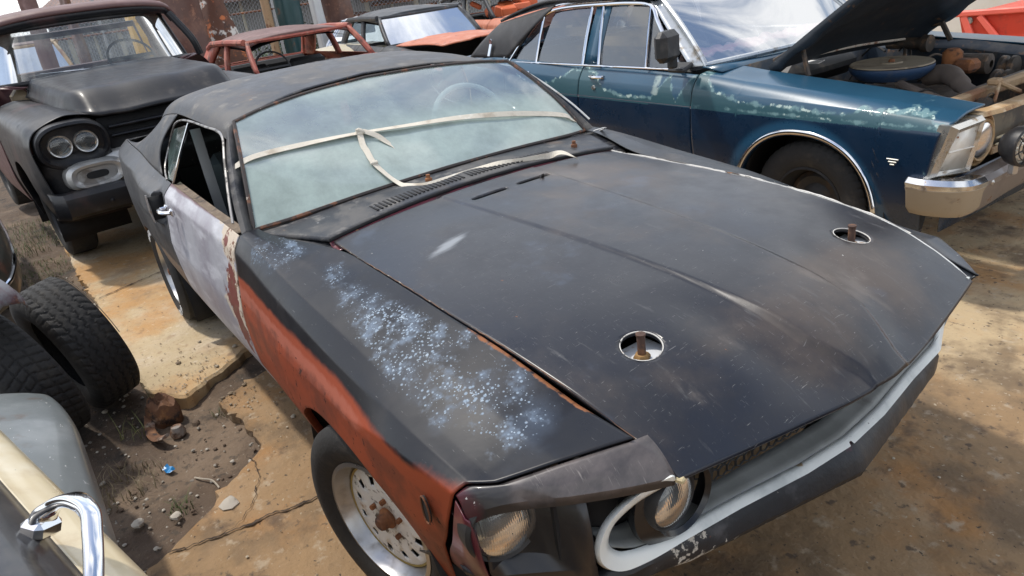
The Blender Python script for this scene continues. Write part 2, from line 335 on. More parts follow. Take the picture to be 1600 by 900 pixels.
def wheel(parent, c, side, R=.315, w_=.19, rr_=.185, style='steel', sub=True, tread='none', steer=0.):
    """rim as the part 'wheel', its tyre and hub as sub-parts"""
    h = w_/2; rim = MB()
    if style in ('rally', 'steel'):
        rim.lathe([(rr_+.004, h*.80), (rr_+.006, h*.9), (rr_-.006, h*.92), (rr_-.014, h*.7), (rr_-.026, h*.5), (rr_-.030, h*.1), (rr_-.036, -h*.7), (rr_, -h*.9)])
    else:
        rim.lathe([(rr_+.004, h*.80), (rr_+.006, h*.9), (rr_-.006, h*.92), (rr_-.03, h*.5), (.11, h*.42), (.06, h*.62), (.001, h*.66)])
    place(rim, c, steer, 0, side); o = rim.build('wheel', {'rally': pm('worn_alloy', (.46, .46, .46), .34, .9, layers=[L((.22, .2, .17), None, 8, .50, .72, rough=.6, op=.7, detail=9)], bump=.05), 'steel': darkpl, 'cap': dullchrome}[style], parent)
    t = place(tyre_bm(R, w_, rr_, tread), c, steer, 0, side).build('tyre', rubber, o)
    if style == 'rally':
        M = MB(); ri = rr_-.030; N = 96; prof = [(ri+.006, h*.45), (ri*.95, h*.53), (ri*.82, h*.56), (ri*.66, h*.60), (ri*.5, h*.55), (ri*.34, h*.55), (ri*.16, h*.55)]
        V = []; F = []; m = len(prof)
        for k in range(N):
            a = 2*math.pi*k/N
            for r, hh in prof: V.append((r*math.cos(a), hh, r*math.sin(a)))
        for k in range(N):
            for i in range(m-1):
                if i == 2 and (k % 8) in (2, 3, 4): continue          # the slots round the disc
                F.append((k*m+i, k*m+i+1, ((k+1) % N)*m+i+1, ((k+1) % N)*m+i))
        M.add(V, F); place(M, c, steer, 0, side); d = M.build('wheel_disc', pm('chipped_white', (.80, .79, .74), .5, layers=[L((.12, .10, .08), None, 26, .56, .66, rough=.8), L((.36, .22, .10), None, 12, .62, .75)], bump=.1), o, thick=.004)
        g = place(MB().lathe([(ri+.008, h*.44), (ri+.001, h*.53), (ri-.008, h*.49)], n=64), c, steer, 0, side).build('rim_seam', pm('yellowed_seal', (.34, .25, .08), .7), o)
        k = MB().lathe([(.031, h*.45), (.031, h*.62), (.024, h*.68), (.021, h*.85), (.016, h*.90), (.001, h*.91)], n=28); place(k, c, steer, 0, side).build('hub', rustm, o)
        q = MB()
        for j in range(5):
            a = j*2*math.pi/5+.3; q.lathe([(.008, h*.5), (.008, h*.68), (.001, h*.69)], c=(.057*math.cos(a), 0, .057*math.sin(a)), n=6)
        place(q, c, steer, 0, side).build('wheel_nuts', rustm, o)
        q = MB().lathe([(.15, -h*.3), (.02, -h*.3)], n=40); place(q, c, steer, 0, side).build('brake_drum', deep, o)
    elif style == 'steel':
        q = MB().lathe([(rr_-.034, h*.05), (rr_-.06, h*.2), (.09, h*.05), (.05, h*.3), (.001, h*.35)]); place(q, c, steer, 0, side).build('wheel_disc', pm('steel_wheel_paint', (.03, .028, .026), .65, layers=[L((.08, .05, .03), None, 8, .5, .65)]), o)
    return o
def lamp_glass():
    if 'lamp_glass' in MATS: return MATS['lamp_glass']
    m = bpy.data.materials.new('lamp_glass'); m.use_nodes = True; n = m.node_tree; n.nodes.clear(); MATS['lamp_glass'] = m
    o = node(n, 'ShaderNodeOutputMaterial'); tr = node(n, 'ShaderNodeBsdfTransparent'); tr.inputs[0].default_value = (.82, .86, .86, 1); gl = node(n, 'ShaderNodeBsdfGlossy', Roughness=.05); df = node(n, 'ShaderNodeBsdfDiffuse'); df.inputs[0].default_value = (.50, .53, .53, 1)
    t = node(n, 'ShaderNodeTexCoord'); w1 = node(n, 'ShaderNodeTexWave', Scale=70.); w1.bands_direction = 'Y'; n.links.new(t.outputs['Object'], w1.inputs['Vector']); bp = node(n, 'ShaderNodeBump', Strength=.07, Distance=.003); n.links.new(w1.outputs['Fac'], bp.inputs['Height']); n.links.new(bp.outputs[0], gl.inputs['Normal'])
    fr = node(n, 'ShaderNodeFresnel', IOR=1.6); n.links.new(bp.outputs[0], fr.inputs['Normal']); f2 = node(n, 'ShaderNodeMath', operation='MULTIPLY_ADD'); f2.inputs[1].default_value = .9; f2.inputs[2].default_value = .03; n.links.new(fr.outputs[0], f2.inputs[0])
    m1 = node(n, 'ShaderNodeMixShader'); n.links.new(f2.outputs[0], m1.inputs[0]); n.links.new(tr.outputs[0], m1.inputs[1]); n.links.new(gl.outputs[0], m1.inputs[2])
    z = node(n, 'ShaderNodeTexNoise', Scale=16., Detail=6.); n.links.new(t.outputs['Object'], z.inputs['Vector']); z3 = node(n, 'ShaderNodeMath', operation='MULTIPLY_ADD'); z3.inputs[1].default_value = .07; n.links.new(w1.outputs['Fac'], z3.inputs[0]); n.links.new(z.outputs['Fac'], z3.inputs[2]); g = node(n, 'ShaderNodeMapRange'); g.inputs['From Min'].default_value = .5; g.inputs['From Max'].default_value = 1.0; g.inputs['To Min'].default_value = .06; g.inputs['To Max'].default_value = .40; n.links.new(z3.outputs[0], g.inputs['Value'])
    m2 = node(n, 'ShaderNodeMixShader'); n.links.new(g.outputs[0], m2.inputs[0]); n.links.new(m1.outputs[0], m2.inputs[1]); n.links.new(df.outputs[0], m2.inputs[2]); n.links.new(m2.outputs[0], o.inputs[0]); return m
refl = pm('reflector', (.22, .24, .25), .30, .35, layers=[L((.2, .17, .13), None, 14, .6, .75, rough=.6, op=.6)], rvar=.05)
def headlamp(parent, c, rad, n=(1, 0, 0), name='headlight', ringw=.012, ringmat=None, depth=.022, up=(0, 0, 1)):
    R = frame_from(n, up); T = np.eye(4); T[:3, :3] = R; T[:3, 3] = c
    M = MB(); M.lathe([(rad*math.sin(a), -.004-rad*.62*math.cos(a)) for a in np.linspace(math.pi/2, 0.02, 12)], axis='x', n=48); M.lathe([(.001, -rad*.25), (.012, -rad*.28), (.014, -rad*.6)], axis='x', n=16)
    o = M.xf(T).build(name, refl, parent, thick=.001)
    M = MB(); M.lathe([(rad*math.sin(a), depth*math.cos(a)) for a in np.linspace(math.pi/2, 0.02, 12)], axis='x', n=48); M.xf(T).build('lamp_lens', lamp_glass(), o)
    k = MB().lathe([(rad-.003, -.004), (rad-.001, .008), (rad+ringw*.5, .012), (rad+ringw, .004), (rad+ringw, -.03)], axis='x', n=48); k.xf(T).build('headlight_rim', ringmat or dullchrome, o)
    return o
# ================================================================== THE BLACK FASTBACK COUPE
MX = [.62, .36, .10, -.35, -.86, -1.4, -1.9, -2.4, -2.8, -3.3, -3.72]
mB = ([.810, .808, .803, .808, .807, .812, .812, .808, .80, .78, .74], [.783, .80, .822, .868, .920, .932, .938, .955, .985, .975, .94])
mU = ([.845, .850, .850, .848, .838, .850, .856, .868, .878, .85, .80], [.778, .785, .79, .825, .872, .880, .890, .905, .925, .915, .89])
mC = ([.872, .887, .888, .886, .872, .885, .890, .895, .902, .87, .82], [.765, .752, .705, .682, .655, .66, .68, .70, .74, .75, .74])
mL = ([.850, .882, .893, .886, .862, .872, .875, .875, .885, .86, .80], [.55, .57, .58, .50, .45, .45, .45, .46, .50, .5, .5])
mS = ([.82, .83, .83, .80, .775, .775, .775, .78, .79, .78, .75], [.40, .32, .26, .22, .20, .20, .20, .20, .25, .35, .40])
mM = ([.80]*0 or [.868, .887, .892, .89, .872, .883, .887, .89, .897, .87, .82], [.66, .665, .645, .60, .555, .56, .57, .58, .62, .62, .62])
# fender top from the hood gap outward
hgX = [.80, .62, .36, .10, -.30, -.58, -.70, -.86]
hgW = [.553, .582, .602, .612, .612, .606, .668, .742]; hgZ = [.765, .818, .868, .888, .900, .905, .916, .922]
A_W = [cr(hgX[::-1], hgW[::-1], x) for x in MX]; A_Z = [cr(hgX[::-1], hgZ[::-1], x) for x in MX]
for i, x in enumerate(MX):
    if x < -.86: A_W[i] = mB[0][i]-.06; A_Z[i] = mB[1][i]+.004
MID = ([a*.45+b*.55 for a, b in zip(A_W, mB[0])], [a*.45+b*.55+.006 for a, b in zip(A_Z, mB[1])])
must = Body(MX, [(A_W, A_Z), MID, mB, mU, mC, mM, mL, mS], sharp=.8)
ARF = (0, .25, .405, .36, 2.5); ARR = (-2.743, .22, .40, .36, 2.4)
car = thing('muscle_car', 'matt black fastback coupe with rust orange fender and a strap tied across its windscreen', 'car', (0, 0, 0))
blackp = pm('satin_black', (.014, .016, .020), .40, layers=[
    L((.062, .052, .044), None, 2.2, .50, .72, amt=1.1, rough=.5, op=.75),
    L((.035, .045, .065), None, 3.1, .52, .72, amt=1., rough=.36, op=.7),
    L((.09, .085, .08), None, 5, .60, .74, amt=1., stretch=(1, 4, 1), rough=.55, op=.5, detail=9),
    L((.22, .22, .22), None, 30, .69, .72, stretch=(1, 14, 1), rough=.7, op=.6, rotz=.6),
    L((.30, .29, .27), None, 45, .745, .76, rough=.7, detail=2)], bump=.03, bscale=120, spec=.5, coat=.12)
roofp = pm('faded_black', (.018, .020, .026), .45, layers=[
    L((.085, .08, .075), None, 4, .46, .62, amt=1.2, rough=.62, op=.85, detail=10), L((.19, .18, .165), None, 9, .56, .72, amt=1.3, rough=.7, op=.65, detail=11), L((.13, .085, .055), None, 3.3, .60, .74, rough=.65, op=.6, detail=9), L((.30, .30, .30), None, 38, .66, .72, rough=.7, op=.6, detail=7), L((.015, .016, .02), None, 4, .58, .70, rough=.45, op=.7, detail=8),
    L((.2, .12, .07), None, 26, .70, .73)], bump=.08, bscale=90)
# fender paint: black above, rust orange primer on the flank, blue-white bloom on top
fenderp = pm('fender_paint', (.008, .009, .013), .34, layers=[
    L((.032, .029, .030), None, 3, .5, .7, rough=.45, op=.7),
    L((.045, .065, .10), 'bloom', 5, .42, 1.05, amt=1.3, rough=.55, op=.75, detail=9),
    L((.14, .19, .26), 'bloom', 22, .58, .96, amt=1.5, rough=.65, op=.75, detail=11),
    L((.24, .31, .39), 'bloom', 75, .80, .98, amt=.9, kind='voronoi', rough=.65, op=.8),
    L((.32, .39, .46), 'bloom', 120, .92, 1.04, amt=1.0, kind='voronoi', rough=.7), L((.30, .36, .42), 'bloom', 48, .88, .94, amt=1.7, rough=.7, detail=10),
    L((.25, .25, .25), None, 26, .68, .72, stretch=(1, 12, 1), rough=.7, op=.6, rotz=.7),
    L((.27, .052, .020), 'orange', 9, .42, .60, amt=.35, rough=.55, detail=8),
    L((.36, .115, .075), 'orange2', 24, .50, .75, amt=.7, rough=.6, op=.7, detail=8),
    L((.10, .03, .018), 'orange', 7, .92, 1.15, amt=1.1, rough=.6, op=.65, detail=8),
    L((.24, .095, .04), 'edge', 30, .5, .65, amt=.7, rough=.8, detail=6), L((.05, .02, .015), 'orange', 40, 1.14, 1.2, amt=1.2, rough=.8, detail=6)], bump=.05, bscale=9, coat=.04, spec=.26)
def f_orange(x, y, z):
    lim = .835-.19*sm(-.86, -.2, x)+.0*x; lim = np.interp(x, [-.9, -.6, -.3, 0, .25, .45, .62], [.80, .785, .775, .765, .745, .752, .775])
    return np.clip(.5+(lim-z)*9, 0, 1.)
def f_orange2(x, y, z): return np.clip(1-abs(z-np.interp(x, [-.9, 0, .45], [.74, .73, .72]))*14, 0, 1)*np.clip((.5-x)*3, 0, 1)*f_orange(x, y, z)
def f_bloom(x, y, z):
    ay = abs(y); a = 1.1*np.exp(-(((x-.40)/.27)**2+((ay-.70)/.13)**2))+.75*np.exp(-(((x-.02)/.28)**2+((ay-.72)/.10)**2))+.5*np.exp(-(((x+.30)/.22)**2+((ay-.70)/.08)**2))+.95*np.exp(-(((x+.64)/.17)**2+((ay-.76)/.09)**2))
    n = np.array([mnoise.noise(Vector((p*7, q*9, 1.)))+.6*mnoise.noise(Vector((p*19, q*19, 5.))) if c > .5 else 0 for p, q, c in zip(x, y, z)])
    return np.clip(np.minimum(a*1.4, 1)*.62+n*.20*sm(0, .5, a), 0, .70)*sm(.765, .79, z)
def f_edge(x, y, z): return sm(.022, .004, abs(abs(y)-cr(hgX[::-1], hgW[::-1], x)))*sm(.15, .3, x)*sm(.74, .76, z)*.62
fgap = lambda s: np.interp(s, [0, .30, .5, 1], [-.862, -.858, -.852, -.858])
fxf = lambda s: np.interp(s, [0, .29, .45, .57, .8, 1], [.772, .655, .612, .605, .52, .43])
for sd_ in (-1, 1):
    def sag(P, X_, Z_, sd=sd_):
        if sd > 0: k = sm(-.1, .7, X_)*sm(.55, .80, abs(P[..., 1])); P = P.copy(); P[..., 2] -= .050*k+np.clip(X_-.62, 0, 1)*.35; P[..., 1] -= .050*k+np.clip(X_-.62, 0, 1)*.25*(P[..., 1] > .6)
        return P
    o = panel('fender', must, sd_, fgap, fxf if sd_ < 0 else (lambda s: np.interp(s, [0, .29, .45, .57, .8, 1], [.835, .77, .69, .62, .52, .43])), 0, 7, fenderp if sd_ < 0 else blackp, car, nx=190, ns=130, arches=[ARF], disp=sag, attrs=dict(orange=f_orange, orange2=f_orange2, bloom=f_bloom, edge=f_edge) if sd_ < 0 else None)
    if sd_ < 0:
        MB().tube([(-.70+.016*math.cos(a), -.775+.007*math.sin(a), .9145) for a in np.linspace(0, 2*math.pi, 16)], .0012, 5, closed=True).build('drain_hole_rim', deep, o)
        MB().lathe([(.001, 0), (.013, 0)], c=(-.70, -.775, .916), axis='z', n=16).build('drain_hole', deep, o)
        V = [(.49+.018*math.cos(a)*(1 if math.cos(a) > 0 else .7), -.8915, .665+.034*math.sin(a)) for a in np.linspace(0, 2*math.pi, 18, endpoint=False)]
        MB().poly(V, (0, .004, 0)).build('marker_hole', deep, o)
        MB().tube([(v[0], v[1]-.001, v[2]) for v in V], .002, 5, closed=True).build('marker_hole_edge', rustm, o)
# wheel wells
for sd_ in (-1, 1):
    for (cx, cz, rx, rz, e) in (ARF, ARR):
        M = MB(); P = []
        for a in np.linspace(-.25, math.pi+.25, 30): P.append([(cx+(rx+.03)*math.cos(a), sd_*wy, cz+(rz+.05)*math.sin(a)) for wy in (.862, .80, .55)])
        M.grid(np.array(P)).build('wheel_well', deep, car, thick=.003)
# hood
cs_x = [-.54, .10, .45, .65, .80, .90]; cs_w = [.20, .155, .130, .115, .105, .06]
def hood_z(x, y):
    xf_ = .938-.096*(abs(y)/.539)**1.3; d = np.maximum(xf_-x, 0)
    ze = cr([0, .05, .12, .25, .50, .84, 1.45], [.742, .772, .803, .843, .876, .893, .906], d); zc = cr([0, .05, .12, .25, .50, .9, 1.5], [.745, .782, .823, .868, .903, .927, .945], d)
    wA = cr(hgX[::-1], hgW[::-1], np.minimum(x, .8)); q = np.clip(abs(y)/wA, 0, 1); z = .0015*np.sin(x*7+1)*np.cos(y*9)+ze+(zc-ze)*(1-q**2.2)
    c = np.interp(x, cs_x, cs_w); b = np.interp(d, [0, .04, .16, .35, .8, 1.5], [.004, .012, .014, .007, .004, .004])
    return z+b*sm(c+.007, c-.005, abs(y))-np.interp(d, [0, .05, .2, .45], [0, .012, .012, 0])*np.exp(-((abs(y)-c-.08)/.07)**2)
nxh, nyh = 210, 170
U = np.linspace(0, 1, nxh)[:, None]; Vv = np.linspace(-1, 1, nyh)[None]
xr = -.532-.022*Vv**2; Xf = .938-.096*abs(Vv)**1.3
X = xr*(1-U)+Xf*U; Wh = cr(hgX[::-1], hgW[::-1], np.clip(X, -.58, .8))-.006; Wh = np.where(X > .8, .547-(X-.8)*.2, Wh); Y = Vv*Wh; Z = hood_z(X, Y)
HP = np.stack([X, Y, Z], -1)
holes = [(.60, -.386, .046, .046), (.60, .386, .046, .046), (-.405, -.085, .013, .072), (-.410, .105, .013, .072)]
keep = np.ones((nxh-1, nyh-1), bool); cen = (HP[:-1, :-1]+HP[1:, :-1]+HP[:-1, 1:]+HP[1:, 1:])/4
for hx, hy, rx, ry in holes:
    e = 2 if rx > .03 else 5
    keep &= ~((abs((cen[..., 0]-hx)/rx)**e+abs((cen[..., 1]-hy)/ry)**e) < 1)
cnt = np.zeros((nxh, nyh), int); tot = np.zeros((nxh, nyh), int)
for a, b in ((0, 0), (1, 0), (0, 1), (1, 1)):
    cnt[a:nxh-1+a, b:nyh-1+b] += keep; tot[a:nxh-1+a, b:nyh-1+b] += 1
bd = (cnt < tot) & (cnt > 0)
for hx, hy, rx, ry in holes:
    e = 2 if rx > .03 else 5
    q = (abs((HP[..., 0]-hx)/rx)**e+abs((HP[..., 1]-hy)/ry)**e)**(1/e); s = bd & (q < 1.5) & (q > .2)
    HP[s, 0] = hx+(HP[s, 0]-hx)/q[s]; HP[s, 1] = hy+(HP[s, 1]-hy)/q[s]
HP[..., 2] = hood_z(HP[..., 0], HP[..., 1])
F = [(i*nyh+j, (i+1)*nyh+j, (i+1)*nyh+j+1, i*nyh+j+1) for i in range(nxh-1) for j in range(nyh-1) if keep[i, j]]
def f_scuff(x, y, z): return np.exp(-(((x+.16+.35*(y+.40))/.035)**2+((y+.40)/.10)**2))*1.0
def f_scr(x, y, z): return sm(.5, .1, abs(y+.16))*0+.30*np.exp(-(((x+.1)/.4)**2+((y+.15)/.25)**2))
def f_brown(x, y, z): return .34+.30*np.exp(-(((x+.35)/.45)**2+((y-.25)/.35)**2))+.26*np.exp(-(((x-.70)/.2)**2+((y-.1)/.5)**2))-.2*np.exp(-(((x-.45)/.2)**2+((y+.2)/.3)**2))
def f_wedge(x, y, z): return sm(.012, .003, Wedge(x)-y)*.9
Wedge = lambda x: cr(hgX[::-1], hgW[::-1], np.clip(x, -.58, .8))-.006
hoodp = pm('hood_paint', (.011, .012, .017), .33, layers=[
    L((.068, .052, .042), 'brown', 2.6, .34, .72, amt=1.3, rough=.46, op=.9, detail=9),
    L((.13, .11, .095), 'brown', 5, .60, .92, amt=1.5, rough=.55, op=.7, detail=10, stretch=(1, 1.8, 1)),
    L((.008, .011, .020), None, 2.1, .50, .66, amt=1.1, rough=.30, op=.85, detail=9),
    L((.05, .065, .095), None, 3.7, .58, .72, rough=.36, op=.55, detail=9),
    L((.10, .10, .10), None, 9, .60, .74, rough=.6, op=.45, stretch=(1, 5, 1), rotz=-.25, detail=10),
    L((.26, .28, .30), 'scuff', 13, .40, 1.0, amt=.9, rough=.6, op=.8, stretch=(4, 1, 1), rotz=.35, detail=9),
    L((.22, .22, .22), None, 34, .665, .70, stretch=(1, 18, 1), rough=.7, op=.6, rotz=.5),
    L((.26, .25, .24), None, 30, .68, .71, stretch=(11, 1, 1), rough=.7, op=.55, rotz=-.35),
    L((.20, .20, .20), None, 22, .67, .70, stretch=(14, 1, 1), rough=.7, op=.5, rotz=1.2),
    L((.50, .48, .45), 'flake', 55, .88, .95, amt=1.4, rough=.8, detail=7),
    L((.36, .35, .33), None, 70, .755, .77, rough=.7, detail=3),
    L((.17, .08, .045), None, 48, .735, .76, rough=.8, detail=4),
    L((.62, .62, .60), 'wedge', 20, .5, .62, amt=.9, rough=.7, detail=4),
    ], bump=.05, bscale=14, coat=.16, spec=.42)
def f_flake(x, y, z): return .42*np.exp(-(((x+.02)/.10)**2+((y+.06)/.10)**2))+.50*np.exp(-(((x-.62)/.025)**2+((y-.03+.0*x)/.025)**2))+.45*np.exp(-(((x+.12)/.03)**2+((y+.30)/.10)**2))+.15
hood = mesh('hood', HP.reshape(-1, 3), F, hoodp, car, thick=.012, attrs=dict(scuff=f_scuff, brown=f_brown, wedge=f_wedge, flake=f_flake), angle=50)
whitechip = pm('chipped_edge', (.55, .53, .49), .7, layers=[L((.05, .04, .035), None, 13, .56, .62, detail=9), L((.25, .12, .05), None, 25, .6, .68)])
# chipped paint line along the hood's gaps
def gapline(name, side, x0, x1, mat, r, dz=.001, wofs=0.):
    xs = np.linspace(x0, x1, 60); MB().tube([(x, side*(float(Wedge(x))+wofs+.0015*math.sin(x*190)), float(hood_z(np.array(x), np.array(float(Wedge(x)))))+dz) for x in xs], [r*(.15+.85*float(sm(-.25, .25, mnoise.noise(Vector((x*7, side, 0)))+.3*mnoise.noise(Vector((x*31, side, 2)))))) for x in xs], 5).build(name, mat, hood)
gapline('chipped_edge', 1, -.55, .66, whitechip, .0035)
gapline('chipped_edge', -1, -.5, .75, pm('rust_line', (.15, .08, .05), .8, layers=[L((.4, .36, .3), None, 30, .55, .62)]), .0016)
MB().box((.838, -.536, .738), (.018, .014, .012), rotm('Z', .4), .003).build('bare_corner', pm('bare_fibreglass', (.46, .38, .22), .6, bump=.2), hood)
for hx, hy, rx, ry in holes:
    if rx > .03:
        zz = float(hood_z(np.array(hx), np.array(hy)))
        MB().tube([(hx+(rx-.001)*math.cos(a), hy+(ry-.001)*math.sin(a), float(hood_z(np.array(hx+rx*math.cos(a)), np.array(hy+ry*math.sin(a))))-.001) for a in np.linspace(0, 2*math.pi, 40, endpoint=False)], .0016, 5, closed=True).build('hole_edge', whitechip, hood)
        MB().box((hx+.005, hy, zz-.034), (.13, .14, .004), None, .001).build('pin_plate', pm('primed_plate', (.62, .64, .66), .55, layers=[L((.30, .16, .07), None, 28, .56, .66), L((.05, .05, .05), None, 10, .60, .66)]), car)
        p = MB().lathe([(.009, -.035), (.009, .022), (.006, .028), (.001, .028)], c=(hx, hy, zz), axis='z', n=14).lathe([(.004, .0), (.004, .010), (.011, .012), (.011, .016), (.001, .017)], c=(hx, hy, zz+.012), axis='z', n=12)
        p.build('hood_pin', pm('dark_rust', (.06, .03, .02), .75, layers=[L((.16, .07, .03), None, 30, .5, .65)]), car)
        MB().lathe([(.001, .006), (.015, .006), (.019, .0), (.019, -.004)], c=(hx, hy, zz-.026), axis='z', n=6).build('pin_nut', pm('orange_rust_nut', (.30, .17, .06), .7), car)
# dark box added below the hood to block light
M = MB().box((.10, 0, .62), (1.25, 1.15, .02)).box((-.56, 0, .72), (.02, 1.2, .3)); M.build('light_block_box', deep, car)
# cowl, channel, vents
def cowl_z(y): return .946-.028*(abs(y)/.6)**2
P = []
for t in np.linspace(-1, 1, 120):
    y = t; a = abs(t)
    fr = (-.600+.045*a**2, .612*t); bk = (-.80-.09*a**2.2-.01, .775*t)
    P.append([(fr[0]*(1-u)+bk[0]*u, fr[1]*(1-u)+bk[1]*u, cowl_z(fr[1]*(1-u)+bk[1]*u)+.004*math.sin(u*math.pi)+.006*u-.008*(a > .985)) for u in np.linspace(0, 1, 14)])
cowl = MB().grid(np.array(P)).build('cowl_panel', roofp, car, thick=.010)
M = MB()
for k in range(46):
    y = -.40+k*.0172
    if k in (22,): continue
    t = y/.612; xf_ = -.600+.045*t*t; M.box((xf_-.072, y, cowl_z(y)+.0055), (.066, .0075, .003))
M.build('cowl_vent_slots', deep, cowl)
P = [[(-.600+.045*t*t+dx, .612*t, cowl_z(.612*t)+dz) for dx, dz in ((.004, -.012), (.012, -.024), (.045, -.030), (.075, -.022))] for t in np.linspace(-1, 1, 80)]
MB().grid(np.array(P), flip=True).build('cowl_channel', pm('maroon_paint', (.12, .018, .03), .4, layers=[L((.55, .5, .48), None, 16, .64, .68, rough=.7), L((.03, .01, .012), None, 8, .5, .65), L((.3, .15, .08), None, 22, .66, .7)], coat=.2), car, thick=.003)
P = [[(-.600+.045*t*t+.002, .612*t, cowl_z(.612*t)-.001-k*.014) for k in (0, 1)] for t in np.linspace(-1, 1, 80)]
MB().grid(np.array(P), flip=True).build('cowl_seal', deep, car, thick=.004)
for yy, xx in ((-.135, -.735), (.50, -.66)):
    q = MB().lathe([(.013, 0), (.013, .012), (.008, .014), (.008, .026), (.001, .027)], c=(xx, yy, cowl_z(yy)+.004), axis='z', n=12).build('wiper_spindle', rustm, car)
for sd_ in (-1, 1):
    MB().grid(np.array([[(x, sd_*(w1-.02), zz-.012), (x, sd_*(w2+.03), zz-.010)] for x, w1, w2, zz in ((-.52, .56, .62, .900), (-.62, .60, .68, .912), (-.75, .66, .73, .918), (-.90, .72, .79, .918))]), flip=sd_ > 0).build('cowl_gutter', roofp, car, thick=.003)
MB().tube(spline([(-.80, .765, .925), (-.74, .745, .945), (-.71, .70, .958), (-.72, .66, .955)], 6), .006, 6, flat=.4).build('torn_trim_curl', pm('curl_white', (.6, .6, .58), .5), cowl)
# windscreen
gB = [(0, -.81, .958), (.3, -.83, .948), (.6, -.845, .932), (.752, -.89, .918)]; gT = [(0, -1.42, 1.274), (.25, -1.385, 1.268), (.5, -1.31, 1.252), (.632, -1.25, 1.234)]
def gS(u, v, grow=0.):
    a = np.abs(u); t = [0, .4, .8, 1]; gb = np.array(gB); gt = np.array(gT)
    b = np.stack([cr(t, gb[:, k], a) for k in range(3)], -1); q = np.stack([cr(t, gt[:, k], a) for k in range(3)], -1)
    b[..., 0] *= np.sign(u); q[..., 0] *= np.sign(u); b = b[..., [1, 0, 2]]; q = q[..., [1, 0, 2]]
    p = b*(1-v)[..., None]+q*v[..., None]; k = 4*v*(1-v); p[..., 2] += .022*k; p[..., 0] += .015*k; return p
UU, VV = np.meshgrid(np.linspace(-1, 1, 70), np.linspace(0, 1, 40), indexing='ij')
wsg = glass('dusty_windscreen', (.66, .76, .74), (.34, .41, .385), .10, 1.0, .88, 'dust', .05, .06, .50, .0)
MB().grid(gS(UU, VV), flip=True).build('windscreen', wsg, car, attrs=dict(dust=(.86-.38*sm(.34, .60, VV)-.20*np.clip(UU, -.3, 1)*sm(.15, .6, VV)+.06*sm(.75, 1, VV)+.10*np.exp(-((UU+.02)/.05)**2)*sm(.3, .9, VV)+.22*np.exp(-((UU+.72)/.03)**2)*sm(.6, .1, VV)+.12*np.exp(-((UU+.6)/.02)**2)*sm(.6, .1, VV)).reshape(-1)))
e = np.concatenate([gS(np.linspace(-1, 1, 60), np.zeros(60)), gS(np.ones(30), np.linspace(0, 1, 30))[1:], gS(np.linspace(1, -1, 60), np.ones(60))[1:], gS(-np.ones(30), np.linspace(1, 0, 30))[1:-1]])
MB().tube(e+np.array((0, 0, .001)), .0075, 6, closed=True).build('windscreen_channel', pm('rusty_channel', (.035, .028, .026), .7, layers=[L((.17, .07, .035), None, 16, .52, .64), L((.35, .3, .25), None, 40, .66, .7)]), car)
# roof with its front pillars
lw = [0, .30, .50, .60, .645, .672]; dzr = [0, -.006, -.024, -.045, -.070, -.104]
def roof_pt(x, s):
    z0 = cr([-1.2, -1.42, -1.7, -2.0, -2.4, -2.8, -3.2, -3.62], [1.255, 1.286, 1.309, 1.316, 1.285, 1.205, 1.085, .965], x); k = cr([-1.2, -2.2, -2.8, -3.62], [.985, 1.0, .96, .86], x)
    fl = cr([-1.2, -1.4, -1.7], [.9, .96, 1.], x)
    return np.stack([x, cr(range(6), lw, s)*k, z0+cr(range(6), dzr, s)*fl], -1)
fx = lambda s: np.interp(s, [0, 1, 2, 3, 4, 5], [-1.428, -1.385, -1.315, -1.272, -1.248, -1.235])
bx_ = lambda s: np.interp(s, [0, 3, 4, 5], [-3.62, -3.62, -3.62, -3.62])
for_side = []
S5 = np.linspace(-5, 5, 121); Xu = np.linspace(0, 1, 110); XX = fx(abs(S5))[None]*(1-Xu[:, None])+bx_(abs(S5))[None]*Xu[:, None]
P = roof_pt(XX, abs(S5)[None]+0*XX); P[..., 1] *= np.sign(S5)[None]
MB().grid(P).build('roof', roofp, car, thick=.006)
